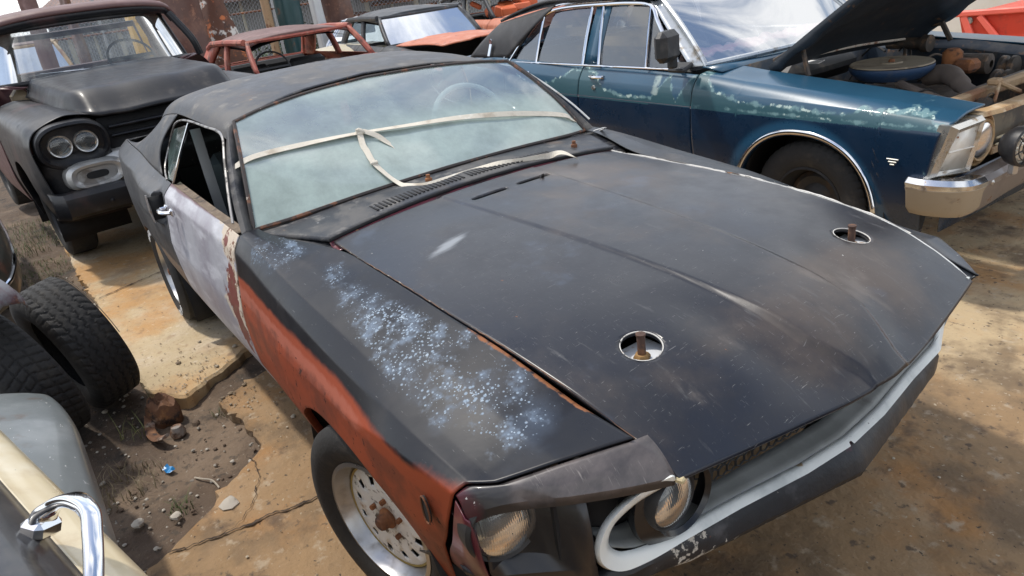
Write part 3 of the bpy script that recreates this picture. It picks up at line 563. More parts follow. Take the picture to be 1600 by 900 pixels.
for sd_ in (-1, 1):
    A0 = [(-.868, .800*sd_, .915), (-1.00, .770*sd_, 1.02), (-1.13, .722*sd_, 1.125), (-1.255, .668*sd_, 1.200)]; A1 = [(-.880, .757*sd_, .915), (-.995, .722*sd_, 1.025), (-1.13, .676*sd_, 1.137), (-1.240, .638*sd_, 1.236)]
    a0 = spline(A0, 8); a1 = spline(A1, 8); md = (a0+a1)/2; md[:, 2] += .010; md[:, 1] += .006*sd_; md[:, 0] += .008
    bk = a0.copy(); bk[:, 1] -= .03*sd_; bk[:, 0] -= .012
    MB().grid(np.stack([bk, a0, md, a1], 1), flip=(sd_ < 0)).build('windscreen_pillar', roofp, car, thick=.004)
    # bright trim along the door window opening
    trim = spline([(-.915, .808*sd_, .955), (-1.0, .778*sd_, 1.03), (-1.13, .730*sd_, 1.125), (-1.27, .684*sd_, 1.198), (-1.5, .684*sd_, 1.206), (-1.8, .686*sd_, 1.206), (-2.0, .69*sd_, 1.19), (-2.13, .70*sd_, 1.15), (-2.20, .735*sd_, 1.06), (-2.16, .785*sd_, .98), (-2.02, .815*sd_, .945)], 6)
    MB().tube(trim, .005, 6).build('window_trim', dullchrome if sd_ > 0 else pm('worn_trim', (.30, .29, .28), .4, .7, layers=[L((.04, .035, .03), None, 20, .5, .6, metal=0)]), car)
    # sail panel / rear pillar
    top = roof_pt(np.linspace(-2.06, -3.6, 40), np.full(40, 5.)); top[:, 1] *= sd_
    xb = np.linspace(-2.12, -3.62, 40); bot = side_line(must, xb, 2.0, sd_); bot[:, 2] += .004
    for k in range(40):
        t = k/39; 
    P = []
    for v in np.linspace(0, 1, 16):
        q = top*(1-v)+bot*v; q[:, 1] += sd_*.022*math.sin(v*math.pi)*1.; q[:, 0] += -.12*math.sin(v*math.pi)*np.linspace(1, 0, 40)**3; q[:, 2] -= .012*math.sin(v*math.pi); P.append(q)
    MB().grid(np.array(P), flip=(sd_ > 0)).build('rear_pillar', roofp, car, thick=.004)
    # quarter window and divider
    q = np.array([[(-1.78, .69*sd_, 1.195), (-2.12, .70*sd_, 1.145)], [(-1.84, .752*sd_, 1.07), (-2.19, .742*sd_, 1.05)], [(-1.93, .80*sd_, .945), (-2.03, .808*sd_, .943)]])
    MB().grid(q, flip=(sd_ > 0)).build('quarter_window', glass('teal_glass', (.55, .80, .78), (.30, .42, .40), .35, .75, .5, None, .05, .1), car, smooth=False)
    MB().tube(spline([(-1.775, .692*sd_, 1.20), (-1.835, .756*sd_, 1.07), (-1.925, .806*sd_, .94)], 6), .008, 6, flat=.7).build('window_divider', chrome, car)
    # door
    dgap = lambda s: np.interp(s, [0, .4, 1], [-1.925, -1.93, -1.90])
    def f_bare(x, y, z): return sm(-1.20, -.95, x+.05*np.sin(z*22)+.02*np.sin(z*61))*sm(.35, .60, z)*1.0
    doorp = pm('primer_grey_door', (.36, .36, .39), .45, layers=[L((.22, .20, .235), None, 2.5, .42, .66, op=.85, detail=9), L((.52, .52, .55), None, 4, .50, .70, op=.8, detail=9, stretch=(1, 1, 3)), L((.16, .14, .15), None, 12, .60, .74, op=.6, detail=9), L((.62, .62, .62), None, 30, .66, .70, stretch=(8, 1, 1), op=.6), L((.17, .08, .045), None, 34, .70, .735, rough=.8, detail=8), L((.10, .03, .035), 'dtop', 5, .5, .8, amt=.5, rough=.4),
        L((.50, .42, .33), 'bare', 14, .78, .90, amt=2.0, rough=.7, detail=10), L((.15, .03, .02), 'chip', 12, .58, .66, amt=2.2, rough=.6, detail=10), L((.03, .028, .03), 'low', 6, .5, .9, amt=.5, rough=.5), L((.16, .075, .04), 'bare', 34, 1.06, 1.14, amt=1.3, rough=.8, detail=5)], bump=.05, bscale=40, coat=.08)
    B2 = panel('door', must, sd_, dgap, lambda s: fgap(s)-.006, 2, 7, doorp if sd_ < 0 else blackp, car, nx=110, ns=90, attrs=dict(bare=f_bare,
        chip=lambda x, y, z: .85*np.exp(-(((x+.95)/.085)**2))*sm(.86, .78, z)*sm(.40, .52, z)+.62*np.exp(-(((x+.97)/.05)**2+((z-.89)/.03)**2)), dtop=lambda x, y, z: sm(.905, .94, z)*.9, low=lambda x, y, z: sm(.55, .40, z)*sm(-1.2, -1.7, x)) if sd_ < 0 else None)
    xs = np.linspace(-.91, -1.92, 30); o_ = side_line(must, xs, 2.0, sd_); i_ = o_.copy(); i_[:, 1] -= .034*sd_; i_[:, 2] += .002; i2 = i_.copy(); i2[:, 2] -= .05
    MB().grid(np.stack([o_, (o_+i_)/2-np.array((0, 0, .004)), i_, i2], 1), flip=(sd_ < 0)).build('door_sill_strip', pm('weathered_strip', (.15, .11, .075), .85, layers=[L((.22, .17, .12), None, 30, .45, .7, detail=9), L((.04, .03, .025), None, 8, .55, .7)], bump=.3), B2, thick=.003)
    # handle
    hx = -1.715; hw = .886; M = MB().box((hx+.055, sd_*hw, .850), (.035, .016, .032), None, .006).box((hx-.055, sd_*hw, .850), (.030, .016, .030), None, .006)
    M.tube(spline([(hx+.055, sd_*(hw+.008), .850), (hx+.04, sd_*(hw+.034), .853), (hx, sd_*(hw+.040), .853), (hx-.04, sd_*(hw+.034), .852), (hx-.055, sd_*(hw+.008), .850)], 5), .009, 8)
    M.xf(Matrix.Translation((0, 0, .025))).build('door_handle', chrome, B2)
    # quarter panel with the scoop
    def scoop(P, X_, Z_, sd=sd_):
        d = sm(-2.025, -2.045, X_)*sm(-2.75, -2.2, X_)*sm(.73, .78, Z_)*sm(.925, .89, Z_)-1.1*sm(-1.97, -1.985, X_)*sm(-2.04, -2.03, X_)*sm(.75, .77, Z_)*sm(.90, .88, Z_); P = P.copy(); P[..., 1] += sd*.038*d; return P
    qp = pm('quarter_paint', (.040, .042, .047), .42, layers=[L((.10, .095, .09), None, 4, .48, .68, rough=.55, op=.6), L((.20, .13, .08), 'qedge', 18, .5, .7, amt=.9, rough=.8), L((.25, .25, .25), None, 50, .68, .71)], bump=.05)
    panel('quarter_panel', must, sd_, -3.72, lambda s: dgap(s)-.008, 2, 7, qp, car, nx=150, ns=90, arches=[ARR], disp=scoop, attrs=dict(qedge=lambda x, y, z: sm(.60, .52, z)*.7+.5*sm(-3.55, -3.7, x)))
for sd_ in (-1, 1):
    MB().grid(np.array([[(-2.030, sd_*.850, z), (-2.036, sd_*.918, z)] for z in (.775, .83, .885)]), flip=sd_ > 0).build('scoop_shade_sheet', deep, car, thick=.003)  # black sheet standing in for the shade inside the scoop mouth
    MB().tube([(-2.036, sd_*.921, .765), (-2.036, sd_*.926, .83), (-2.036, sd_*.921, .897)], .005, 6).build('scoop_edge', dullchrome, car)
# tail and deck
P = [[(-3.62-.10*u, y, .965-.02*u-(.02*(abs(y)/.7)**2)) for u in (0, .5, 1)] for y in np.linspace(-.74, .74, 20)]
MB().grid(np.array(P), flip=True).build('trunk_lid', roofp, car, thick=.004)
P = [[(-3.725-.0*z_, y*.98, z_) for z_ in (.94, .8, .6, .42)] for y in np.linspace(-.76, .76, 16)]
tp = MB().grid(np.array(P)).build('tail_panel', blackp, car, thick=.004)
for sd_ in (-1, 1):
    for k in range(3): MB().box((-3.735, sd_*(.36+.11*k), .74), (.02, .055, .16), None, .006).build('tail_light', pm('red_lens', (.35, .02, .02), .2, coat=1), car)
# floor, firewall, cabin
M = MB().box((-1.75, 0, .24), (3.7, 1.50, .03)).box((-.80, 0, .58), (.03, 1.46, .62)).box((-2.75, 0, .55), (.03, 1.3, .6)); M.build('floor_pan', deep, car)
M = MB().box((-.98, 0, .86), (.30, 1.40, .16), None, .05).box((-1.10, .37, .90), (.16, .40, .10), None, .04); dash = M.build('dashboard', intr, car)
def seat(parent, c, w_=.50, mat=intr, rec=.28, hb=.55):
    M = MB().box((c[0], c[1], c[2]+.10), (.50, w_, .16), None, .05); b = MB().box((0, 0, hb/2), (.14, w_, hb), None, .06)
    T = Matrix.Translation((c[0]-.24, c[1], c[2]+.16))@Matrix.Rotation(-rec, 4, 'Y'); o = M.build('seat', mat, parent); b.xf(T).build('seat_back', mat, o); return o
seat(car, (-1.75, -.37, .30)); seat(car, (-1.75, .37, .30))
wh = MB().tube([(0, .19*math.cos(a), .19*math.sin(a)) for a in np.linspace(0, 2*math.pi, 40, endpoint=False)], .012, 8, closed=True).box((0, 0, 0), (.03, .09, .09), None, .02).box((.0, 0, 0), (.012, .36, .022)).box((0, 0, -.09), (.012, .022, .18))
wh.xf(Matrix.Translation((-1.20, .37, 1.00))@Matrix.Rotation(math.radians(-25), 4, 'Y')).build('steering_wheel', pm('pale_wheel', (.75, .78, .78), .4), car)
M = MB(); M.tube(spline([(-1.62, -.66, .30), (-1.80, -.665, .75), (-1.86, -.66, 1.16)], 6), .022, 6, flat=.15).build('seat_belt', pm('grey_webbing', (.22, .22, .22), .8), car)
# front cap: fender extensions, lamps, grille frame
def topz(x, y): return hood_z(x, y)
extp = pm('extension_paint', (.020, .019, .021), .40, layers=[L((.15, .125, .12), 'etop', 9, .35, .80, amt=.9, rough=.45, op=.8, stretch=(2, 1, 1)), L((.30, .27, .25), 'etop', 26, .72, .95, amt=1.1, stretch=(1, 9, 1), rough=.5, rotz=.7, op=.7), L((.085, .012, .022), 'maroon', 7, .5, .72, amt=.6, rough=.35), L((.5, .48, .46), 'echip', 60, .80, .86, amt=1.3, rough=.7)], bump=.03, coat=.25)
for sd_ in (-1, 1):
    # outline rows: row 0 along the fender's front edge, row 1 the brow's leading edge
    sq = np.linspace(0, .571, 51); xq = fxf(sq)+.002; wq, zq = must.ev(xq, sq*7); r0 = np.stack([xq, wq, zq-.002], -1); r0[0] = (.779, .553, r0[0, 2])
    r1 = spline([(.835, .543, .747), (.805, .625, .755), (.755, .72, .760), (.705, .785, .757), (.665, .838, .748), (.632, .872, .722)], 10)
    rA = []
    for v in np.linspace(0, 1, 7): q = r0*(1-v)+r1*v; q[:, 2] += .010*math.sin(v*math.pi); rA.append(q)
    q = r1.copy(); q[:, 2] -= .022; q[:, 0] -= .004; rA.append(q); q = q.copy(); q[:, 2] -= .006; q[:, 0] -= .06; rA.append(q)
    for a in rA:
        if sd_ > 0: k = sm(.56, .82, a[:, 1])*.9; a[:, 2] -= .055*k; a[:, 1] -= .045*k
        a[:, 1] *= sd_
    ext = MB().grid(np.array(rA), flip=(sd_ < 0)).build('fender_extension', extp, car, thick=.003, attrs=dict(etop=lambda x, y, z: .62*sm(.725, .75, z)*sm(.87, .78, abs(y))+.0*x, maroon=lambda x, y, z: .62*sm(.80, .86, abs(y))+.5*sm(.58, .55, abs(y)), echip=lambda x, y, z: .62*sm(.80, .85, abs(y))), angle=30)
    # flank below the brow, wrapping to the bucket
    flank = np.array([spline([(.606, .872, .752), (.590, .876, .70), (.555, .873, .62), (.505, .863, .55), (.47, .850, .485)], 5), spline([(.632, .873, .724), (.640, .872, .68), (.640, .868, .62), (.605, .852, .55), (.57, .835, .480)], 5), spline([(.640, .869, .722), (.650, .867, .68), (.650, .862, .62), (.632, .845, .55), (.60, .820, .480)], 5)]); flank[..., 1] *= sd_
    if sd_ < 0: MB().grid(flank, flip=(sd_ > 0)).build('extension_flank', extp, ext, thick=.003, attrs=dict(maroon=.68, etop=0., echip=.1))
    # bucket: back wall from the outer wall to the grille frame, and the ledge
    pb = []
    for t in np.linspace(0, 1, 16):
        lo_ = np.array((.642, .852, .60))*(1-t)+np.array((.764, .690, .60))*t; b = math.sin(math.pi*t)
        top_ = (lo_[0]-.045*b-.01, lo_[1], .738); bk_ = (lo_[0]-.075*b, lo_[1]-.0, .665); l2 = (lo_[0]-.055*b, lo_[1], .585); ld = (lo_[0]-.01+.0*b, lo_[1]-.01, .562); l3 = (lo_[0]-.012, lo_[1]-.012, .535); l4 = (lo_[0]-.02, lo_[1]-.02, .50)
        pb.append([top_, bk_, l2, ld, l3, l4])
    pb = np.array(pb, float); pb[0, :, 0:2] = pb[0, :, 0:2]; pb[..., 1] *= sd_
    MB().grid(pb, flip=(sd_ > 0)).build('headlight_bucket', pm('bucket_black', (.016, .016, .018), .38, layers=[L((.05, .05, .052), None, 5, .5, .75, op=.6)], coat=.15), ext, thick=.003, angle=28)
    MB().box((.700, sd_*.635, .640), (.010, .19, .26)).build('inner_baffle', deep, ext)
    headlamp(ext, (.640, (.802 if sd_ < 0 else .76)*sd_, .674 if sd_ < 0 else .63), .071, (1, .12*sd_, -.02), ringw=.012, ringmat=darkpl, depth=.034)
    hl = headlamp(car, (.790, .515*sd_, .650), .060, (1, -.10*sd_, -.05), ringw=.004, ringmat=darkpl, depth=.026)
    T = Matrix.Translation((.795, .485*sd_, .634)); q = MB().lathe([(.070, -.005), (.078, .004), (.098, -.012), (.112, -.020), (.114, -.034), (.106, -.05)], axis='x', n=56); q.xf(T).build('headlight_shroud', pm('gloss_black', (.012, .012, .013), .22), hl)
    if sd_ > 0: ext.location = (-.045, -.075, -.062); hl.location = (-.03, -.06, -.02)
# valance
vb = [(.884, 0, .462), (.852, .17, .462), (.828, .30, .462), (.795, .47, .462), (.742, .63, .466), (.672, .72, .468), (.575, .81, .470), (.50, .845, .475)]
vt = [(.864, 0, .531), (.840, .17, .531), (.814, .30, .531), (.793, .47, .530), (.768, .60, .524), (.735, .70, .514), (.645, .81, .512), (.545, .862, .52)]
vb = np.array([(a, b, c) for a, b, c in vb]); vt = np.array(vt)
def both(P):     # right half mirrored; the left end of this bent nose is pushed in
    P = np.asarray(P, float); m = P[::-1].copy(); m[..., 1] *= -1; l = P.copy(); y = l[:, 1]; l[:, 1] = np.where(y > .52, .52+(y-.52)*.45, y); l[:, 0] -= np.clip(y-.5, 0, 1)*.10; return np.concatenate([m[:-1] if abs(P[0, 1]) < 1e-6 else m, l])
def lin(P, n=8):
    out = []
    for i in range(len(P)-1):
        for t in np.linspace(0, 1, n, endpoint=False): out.append(np.array(P[i])*(1-t)+np.array(P[i+1])*t)
    out.append(np.array(P[-1])); return np.array(out)
VB = both(lin(vb)); VT = both(lin(vt))
rows = [VT+np.array((-.012, 0, .010)), VT, VT*.75+VB*.25+np.array((.012, 0, 0)), VT*.3+VB*.7+np.array((.014, 0, 0)), VB, VB+np.array((-.035, 0, -.012)), VB+np.array((-.14, 0, -.05)), VB+np.array((-.24, 0, -.12))]
for k in (2, 3): rows[k] = rows[k]+np.array([[.003*mnoise.noise(Vector((p[1]*45, k, 3))), 0, .005*mnoise.noise(Vector((p[1]*20, k, 0)))] for p in rows[k]])
valp = pm('valance_paint', (.018, .019, .022), .5, layers=[L((.10, .10, .105), None, 9, .55, .72, rough=.6, op=.6, detail=9), L((.45, .42, .36), 'vchip', 60, .70, .76, amt=1.3, rough=.7, detail=10), L((.09, .012, .03), 'vmar', 10, .6, .7, amt=.8, rough=.4), L((.30, .08, .03), 'vor', 20, .5, .6, amt=.4)], bump=.25, bscale=24)
MB().grid(np.array(rows).transpose(1, 0, 2), flip=True).build('front_valance', valp, car, thick=.003, attrs=dict(vchip=lambda x, y, z: .43+.25*np.exp(-((y+.47)/.07)**2)+.16*sm(.468, .460, z), vmar=lambda x, y, z: .55*sm(.505, .52, z), vor=lambda x, y, z: .9*np.exp(-(((y+.42)/.012)**2+((z-.515)/.012)**2))))
# grille frame (white) : strip, curved ends, top returns
half = [(.852, 0, .540), (.841, .15, .540), (.811, .34, .540), (.793, .50, .541)]
endc = [(.782, .575, .543), (.772, .635, .556), (.768, .668, .590), (.772, .674, .632), (.780, .655, .675), (.795, .612, .708), (.815, .570, .730), (.832, .543, .742)]
hl_ = np.concatenate([lin(half, 10)[:-1], spline([half[-1]]+endc, 7)])
R_in = []; R_out = []
cen_ = np.array((.80, .45, .64))
for i, p in enumerate(hl_):
    a = hl_[max(i-1, 0)]; b = hl_[min(i+1, len(hl_)-1)]; t = b-a; t /= np.linalg.norm(t); nrm = np.cross(t, (1., 0, 0)); nrm /= np.linalg.norm(nrm)
    if nrm@(cen_-p) < 0: nrm = -nrm
    if i < 30: nrm = np.array((0, 0, 1.))
    wd = .014 if i < 30 else np.interp(i, [30, 40, 60, 80], [.014, .018, .022, .018])
    if i < 30: R_in.append(p+np.array((-.018, 0, .003))); R_out.append(p+np.array((.003, 0, -.005)))
    else:
        k = np.interp(i, [30, 42], [0, 1]); R_in.append((p+np.array((-.018, 0, .003)))*(1-k)+(p+nrm*.018+np.array((-.01, 0, 0)))*k); R_out.append((p+np.array((.003, 0, -.005)))*(1-k)+(p-nrm*.012+np.array((.004, 0, 0)))*k)
R_in = both(np.array(R_in)); R_out = both(np.array(R_out)); mid_ = (R_in+R_out)/2+np.array((.002, 0, .0015)); bk_ = R_in+np.array((-.05, 0, -.0))
framep = pm('frame_white', (.80, .82, .78), .45, layers=[L((.36, .20, .05), 'rspot', 20, .42, .62, amt=.6, rough=.7), L((.44, .47, .46), None, 6, .5, .7, op=.7), L((.09, .08, .08), None, 38, .685, .71, rough=.7), L((.4, .3, .16), None, 12, .68, .74)], bump=.03)
frame = MB().grid(np.stack([R_out+np.array((-.012, 0, -.006)), R_out, mid_, R_in], 1), flip=True).build('grille_frame', framep, car, thick=.004, attrs=dict(rspot=lambda x, y, z: .98*np.exp(-((y+.155)/.015)**2-((x-.822)/.015)**2)))
M = MB()
for yb in (-.515, -.345, -.155, .10, .293, .407): 
    xb = float(np.interp(abs(yb), [0, .15, .34, .5], [.852, .841, .811, .793]))-.012; M.lathe([(.001, .004), (.0065, .004), (.0075, 0)], c=(xb, yb, .5395), axis='z', n=10)
M.build('frame_screws', rustm, frame)
# grey pan between frame and mesh grille
tr_ = pm('pan_grey', (.23, .235, .22), .42, .15, layers=[L((.30, .305, .29), None, 6, .45, .65, op=.8), L((.16, .15, .14), None, 9, .58, .72), L((.3, .2, .1), None, 20, .70, .74)], bump=.05)
ys = np.linspace(-.66, .66, 60); P = []
for y in ys:
    a = abs(y); xf_ = np.interp(a, [0, .15, .34, .5, .62, .66], [.832, .820, .790, .770, .750, .745]); zf = np.interp(a, [0, .5, .6, .66], [.5415, .5425, .560, .60]); xb = np.interp(a, [0, .34, .5, .66], [.775, .745, .71, .71])
    P.append([(xf_+.01, y, zf), (xf_*.66+xb*.34, y, zf+.004), (xf_*.3+xb*.7, y, zf+.009), (xb, y, zf+.018)])
MB().grid(np.array(P), flip=True).build('grille_pan', tr_, car, thick=.003)
MB().box((.665, 0, .665), (.012, 1.15, .20)).build('radiator_panel', deep, car)
# honeycomb grille
M = MB(); pitch = .026
for i in range(-17, 18):
    for j in range(6):
        y0 = i*pitch+(j % 2)*pitch/2; z0 = .578+j*.0225
        if abs(y0) > .385: continue
        pts = [(.772-.03*(abs(y0)/.4)-(z0-.575)*.25, y0+.0145*math.cos(math.radians(30+60*k)), z0+.0145*math.sin(math.radians(30+60*k))) for k in range(6)]
        M.tube(pts, .0022, 4, closed=True)
M.build('grille_mesh', pm('grille_black', (.010, .010, .011), .6), car)
# wheels
wl = wheel(car, (.02, -.775, .302), -1, .305, .205, .19, 'rally', steer=.26)
wheel(car, (.02, .765, .302), 1, .305, .205, .19, 'rally', steer=.26)
wr = wheel(car, (-2.743, -.775, .302), -1, .302, .215, .19, 'rally'); wheel(car, (-2.743, .775, .302), 1, .302, .215, .19, 'rally')
for nm, a in (('ULTRA', math.radians(-60)), ('ULTRA', math.radians(120))):
    text_ring(nm, .226, .048, (-2.743, -.775, .302), -1, a, pm('white_letters', (.72, .72, .70), .6, layers=[L((.3, .28, .25), None, 30, .58, .66)]), wr, face=.1075*1.06)
# strap across the windscreen
webp = pm('cream_webbing', (.60, .55, .46), .85, layers=[L((.42, .36, .28), None, 10, .5, .7), L((.7, .66, .58), None, 24, .58, .7)], bump=.3, bscale=220)
t_strap = thing('tie_down_strap', 'cream webbing strap knotted and stretched across the black coupe windscreen', 'strap', (-1.05, -.23, 1.11))
DZS = .013
def strap(name, pts, wd, nrm, parent, tw=None, n=8):
    P = np.array(pts)-np.array((-1.05+.006*0, -.23, 1.11+DZS)); M, th = ribbon(P, wd, nrm, n, twist=tw); return M.build(name, webp, parent, thick=.0018, off=0, smooth=False)
nG = (.55, 0, .83)
strap('cross_band', [(-1.135, -.735, 1.098), (-1.085, -.71, 1.119), (-1.072, -.636, 1.140), (-1.068, -.464, 1.141), (-1.057, -.25, 1.134), (-1.020, -.035, 1.122), (-1.0, .195, 1.104), (-.962, .429, 1.072), (-.93, .66, 1.02), (-.925, .72, .985), (-.94, .775, .95)], .024, nG, t_strap, tw=lambda t: .35*math.sin(t*11)*(t > .3))
strap('hanging_loop', [(-1.050, -.232, 1.134), (-1.005, -.248, 1.096), (-.975, -.250, 1.075), (-.92, -.256, 1.040), (-.86, -.242, 1.000), (-.81, -.226, .972), (-.765, -.215, .964), (-.70, -.17, .962), (-.690, -.10, .964), (-.705, .03, .962), (-.68, .12, .968), (-.64, .21, .962), (-.595, .31, .962), (-.54, .34, .975), (-.47, .355, .958)], .023, nG, t_strap, tw=lambda t: .3*math.sin(t*16)+(.8*math.sin((t-.7)*14) if t > .7 else 0))
strap('loose_tail', [(-1.045, -.22, 1.140), (-1.015, -.18, 1.115), (-.985, -.155, 1.085), (-.960, -.135, 1.060)], .021, nG, t_strap, tw=lambda t: .4*math.sin(t*5))
M = MB(); M.tube(np.array(spline([(-1.052, -.238, 1.136), (-1.040, -.222, 1.124), (-1.052, -.240, 1.118)], 6))-np.array((-1.05, -.23, 1.11)), .008, 8, closed=True); M.build('knot', webp, t_strap); MB().box(np.array((-.915, -.256, 1.028))-np.array((-1.05, -.23, 1.11)), (.016, .030, .010), rotm('Y', .5), .003).build('buckle', webp, t_strap)
# ================================================================== GROUND
def nz2(x, y, s, seed=0.): return mnoise.noise(Vector((x*s, y*s, seed)))
slabA = [(-9.5, -1.30), (-7.1, -1.33), (-4.64, -1.30), (-3.47, -1.26), (-2.42, -1.235), (-1.98, -1.215), (-1.77, -1.08), (-1.88, -.90), (-2.03, -.70), (-2.0, -.2), (-1.7, .6), (-1.6, 1.2), (-1.5, 9), (-9.5, 9)]
slabB = [(-1.46, 9), (-1.56, 1.1), (-1.62, .4), (-1.74, -.2), (-1.72, -.67), (-1.66, -.84), (-1.60, -.97), (-1.38, -.93), (-1.11, -.92), (-.965, -1.06), (-.83, -1.20), (-.68, -1.44), (-.1, -1.55), (.8, -1.9), (4, -3), (6, -3), (6, 9)]
def inside(poly, x, y):
    c = np.zeros(np.shape(x), bool); n = len(poly)
    for i in range(n):
        x1, y1 = poly[i]; x2, y2 = poly[(i+1) % n]
        c ^= ((y1 > y) != (y2 > y)) & (x < (x2-x1)*(y-y1)/(y2-y1+1e-12)+x1)
    return c
xs = np.concatenate([[-1500, -300, -90, -45, -28, -20], np.arange(-15, -5, .25), np.arange(-5, 3, .035), [3.2, 3.6, 4.5, 7, 12, 30, 120, 600]])
ys = np.concatenate([[-900, -200, -60, -25, -12, -7, -4.5], np.arange(-3.2, 0, .035), np.arange(0, 6, .2), [7, 9, 13, 20, 40, 120, 900]])
GX, GY = np.meshgrid(xs, ys, indexing='ij'); GZ = np.zeros(GX.shape)
for i in range(len(xs)):
    for j in range(len(ys)):
        x, y = xs[i], ys[j]
        if -16 < x < 4 and -5 < y < 7: GZ[i, j] = -.050+.030*nz2(x, y, 1.3)+.020*nz2(x, y, 5, 3)+(.010*nz2(x, y, 17, 7)+.006*nz2(x, y, 41, 9) if (-4 < x < 0 and y < 0) else 0)
        else: GZ[i, j] = -.05
dirt = pm('dirt', (.095, .064, .042), .93, layers=[L((.17, .12, .08), None, 2.2, .46, .66, detail=9), L((.035, .027, .021), None, 3.3, .52, .66, detail=9, op=.85), L((.26, .22, .17), None, 60, .66, .70, detail=3), L((.05, .04, .03), None, 24, .55, .66, detail=6, op=.7), L((.055, .075, .03), None, 1.1, .60, .72, detail=9, op=.45)], bump=.9, bscale=38, bdetail=9)
tag(MB().grid(np.stack([GX, GY, GZ], -1)).build('ground', dirt, attrs=None), kind='structure')
def slab(name, poly, mat, seed, z=0., hgt=.09):
    pts = []
    for i in range(len(poly)):
        a = np.array(poly[i]); b = np.array(poly[(i+1) % len(poly)]); L_ = np.linalg.norm(b-a); n = max(1, min(90, int(L_/.03))) if L_ < 5 else 4
        d = (b-a)/L_; nn = np.array((-d[1], d[0]))
        for t in np.linspace(0, 1, n, endpoint=False):
            p = a+(b-a)*t; w_ = math.sin(math.pi*t)**.3 if n > 4 else 0
            p = p+nn*w_*(.030*nz2(p[0], p[1], 5, seed)+.018*nz2(p[0], p[1], 19, seed)+.010*nz2(p[0], p[1], 50, seed)); pts.append(p)
    from mathutils.geometry import tessellate_polygon
    n = len(pts)
    V = [(p[0], p[1], z-.012) for p in pts]; c = np.mean(pts, 0)
    # slightly rounded worn edge: top ring pulled in
    inn = []
    for i, p in enumerate(pts):
        a = pts[i-1]; b = pts[(i+1) % n]; t = b-a; t /= np.linalg.norm(t)+1e-9; q = p+np.array((-t[1], t[0]))*.014
        if not inside([tuple(v) for v in poly], np.array(q[0]), np.array(q[1])): q = p-np.array((-t[1], t[0]))*.014
        inn.append((q[0], q[1], z))
    tri = tessellate_polygon([[Vector((p[0], p[1], 0)) for p in inn]])
    V += inn; V += [(p[0], p[1], z-hgt) for p in pts]
    F = [tuple(n+i for i in t) for t in tri]
    F = [f_ if np.cross(np.array(V[f_[1]])-V[f_[0]], np.array(V[f_[2]])-V[f_[0]])[2] > 0 else f_[::-1] for f_ in F]
    for i in range(n): j = (i+1) % n; F += [(i, j, n+j, n+i), (2*n+i, 2*n+j, j, i)]
    return tag(mesh(name, V, F, mat, smooth=True, angle=25), kind='structure')
conc = pm('old_concrete', (.46, .36, .22), .88, layers=[
    L((.52, .43, .31), None, 1.6, .46, .64, detail=9), L((.44, .235, .08), None, 1.1, .44, .60, detail=9, op=.85), L((.26, .17, .095), None, 2.8, .54, .72, detail=9, op=.75),
    L((.17, .11, .07), None, 7, .60, .74, detail=9, op=.8), L((.62, .54, .42), None, 17, .58, .72, detail=8, op=.6), L((.09, .065, .045), None, 45, .665, .70, detail=4), L((.30, .20, .12), None, 30, .54, .68, detail=7, op=.6)], bump=.9, bscale=20, bdetail=12)
conc2 = pm('stained_concrete', (.28, .180, .092), .9, layers=[L((.48, .37, .22), 'lite', 3, .45, .85, amt=.9, detail=9, op=.75),
    L((.40, .30, .19), None, 1.4, .50, .68, detail=9, op=.85), L((.36, .165, .045), None, 1.3, .47, .62, detail=8, op=.7), L((.14, .095, .055), None, 2.3, .47, .64, detail=9, op=.85), L((.085, .055, .036), None, 5.5, .55, .70, detail=9, op=.8),
    L((.42, .34, .24), None, 13, .56, .70, detail=8, op=.65), L((.44, .38, .28), None, 42, .65, .70, detail=5, op=.8), L((.06, .042, .03), None, 50, .65, .69, detail=4), L((.07, .05, .036), None, 19, .60, .68, detail=9, op=.8)], bump=1.0, bscale=22, bdetail=12)
slab('concrete_slab', slabA, conc, 1.)
sb = slab('concrete_slab', slabB, conc2, 4.)
# a finer top sheet on the right slab so its paler patches can be placed
gx, gy = np.meshgrid(np.arange(-1.35, 3.4, .05), np.arange(-.55, 5.5, .05), indexing='ij')
def f_lite(x, y, z): return .20+.50*sm(2.4, 1.1, x+.35*(y-2.2))*sm(.9, 1.6, y)+.35*np.exp(-((x-.2)**2+(y-2)**2)/.8)
P = np.stack([gx, gy, 0*gx+.004], -1); tag(MB().grid(P).build('concrete_surface', conc2, attrs=dict(lite=f_lite, cracks=0.)), kind='structure')
xx = np.arange(-1.34, .9, .03)
# cracks and joints cut in the slab
def crack(pts, wd, name='slab_crack'):
    P = spline(pts, 34); M = MB(); V = []
    for i, p in enumerate(P):
        t = P[min(i+1, len(P)-1)]-P[max(i-1, 0)]; t /= np.linalg.norm(t)+1e-9; n_ = np.array((-t[1], t[0], 0)); q = p+n_*(.022*nz2(p[0], p[1], 9, 2)+.010*nz2(p[0], p[1], 37, 5)+.006*nz2(p[0], p[1], 90, 6)); w_ = wd*(.22+.9*abs(nz2(p[0], p[1], 21, 8)))
        V.append([q+n_*w_+np.array((0, 0, .0065)), q-n_*w_+np.array((0, 0, .0065))])
    return tag(M.grid(np.array(V)).build(name, pm('crack_soil', (.075, .050, .032), .95, layers=[L((.03, .02, .014), None, 30, .45, .6)], bump=.4)), kind='structure')
crack([(-3.62, -1.24, 0), (-3.75, -.90, 0), (-3.86, -.45, 0), (-3.95, .2, 0)], .012)
crack([(-.70, -1.36, 0), (-.66, -1.25, 0), (-.62, -1.0, 0), (-.58, -.80, 0), (-.50, -.45, 0)], .010)

crack([(-1.05, -.98, 0), (-.86, -1.0, 0), (-.7, -1.1, 0), (-.64, -1.2, 0)], .004)
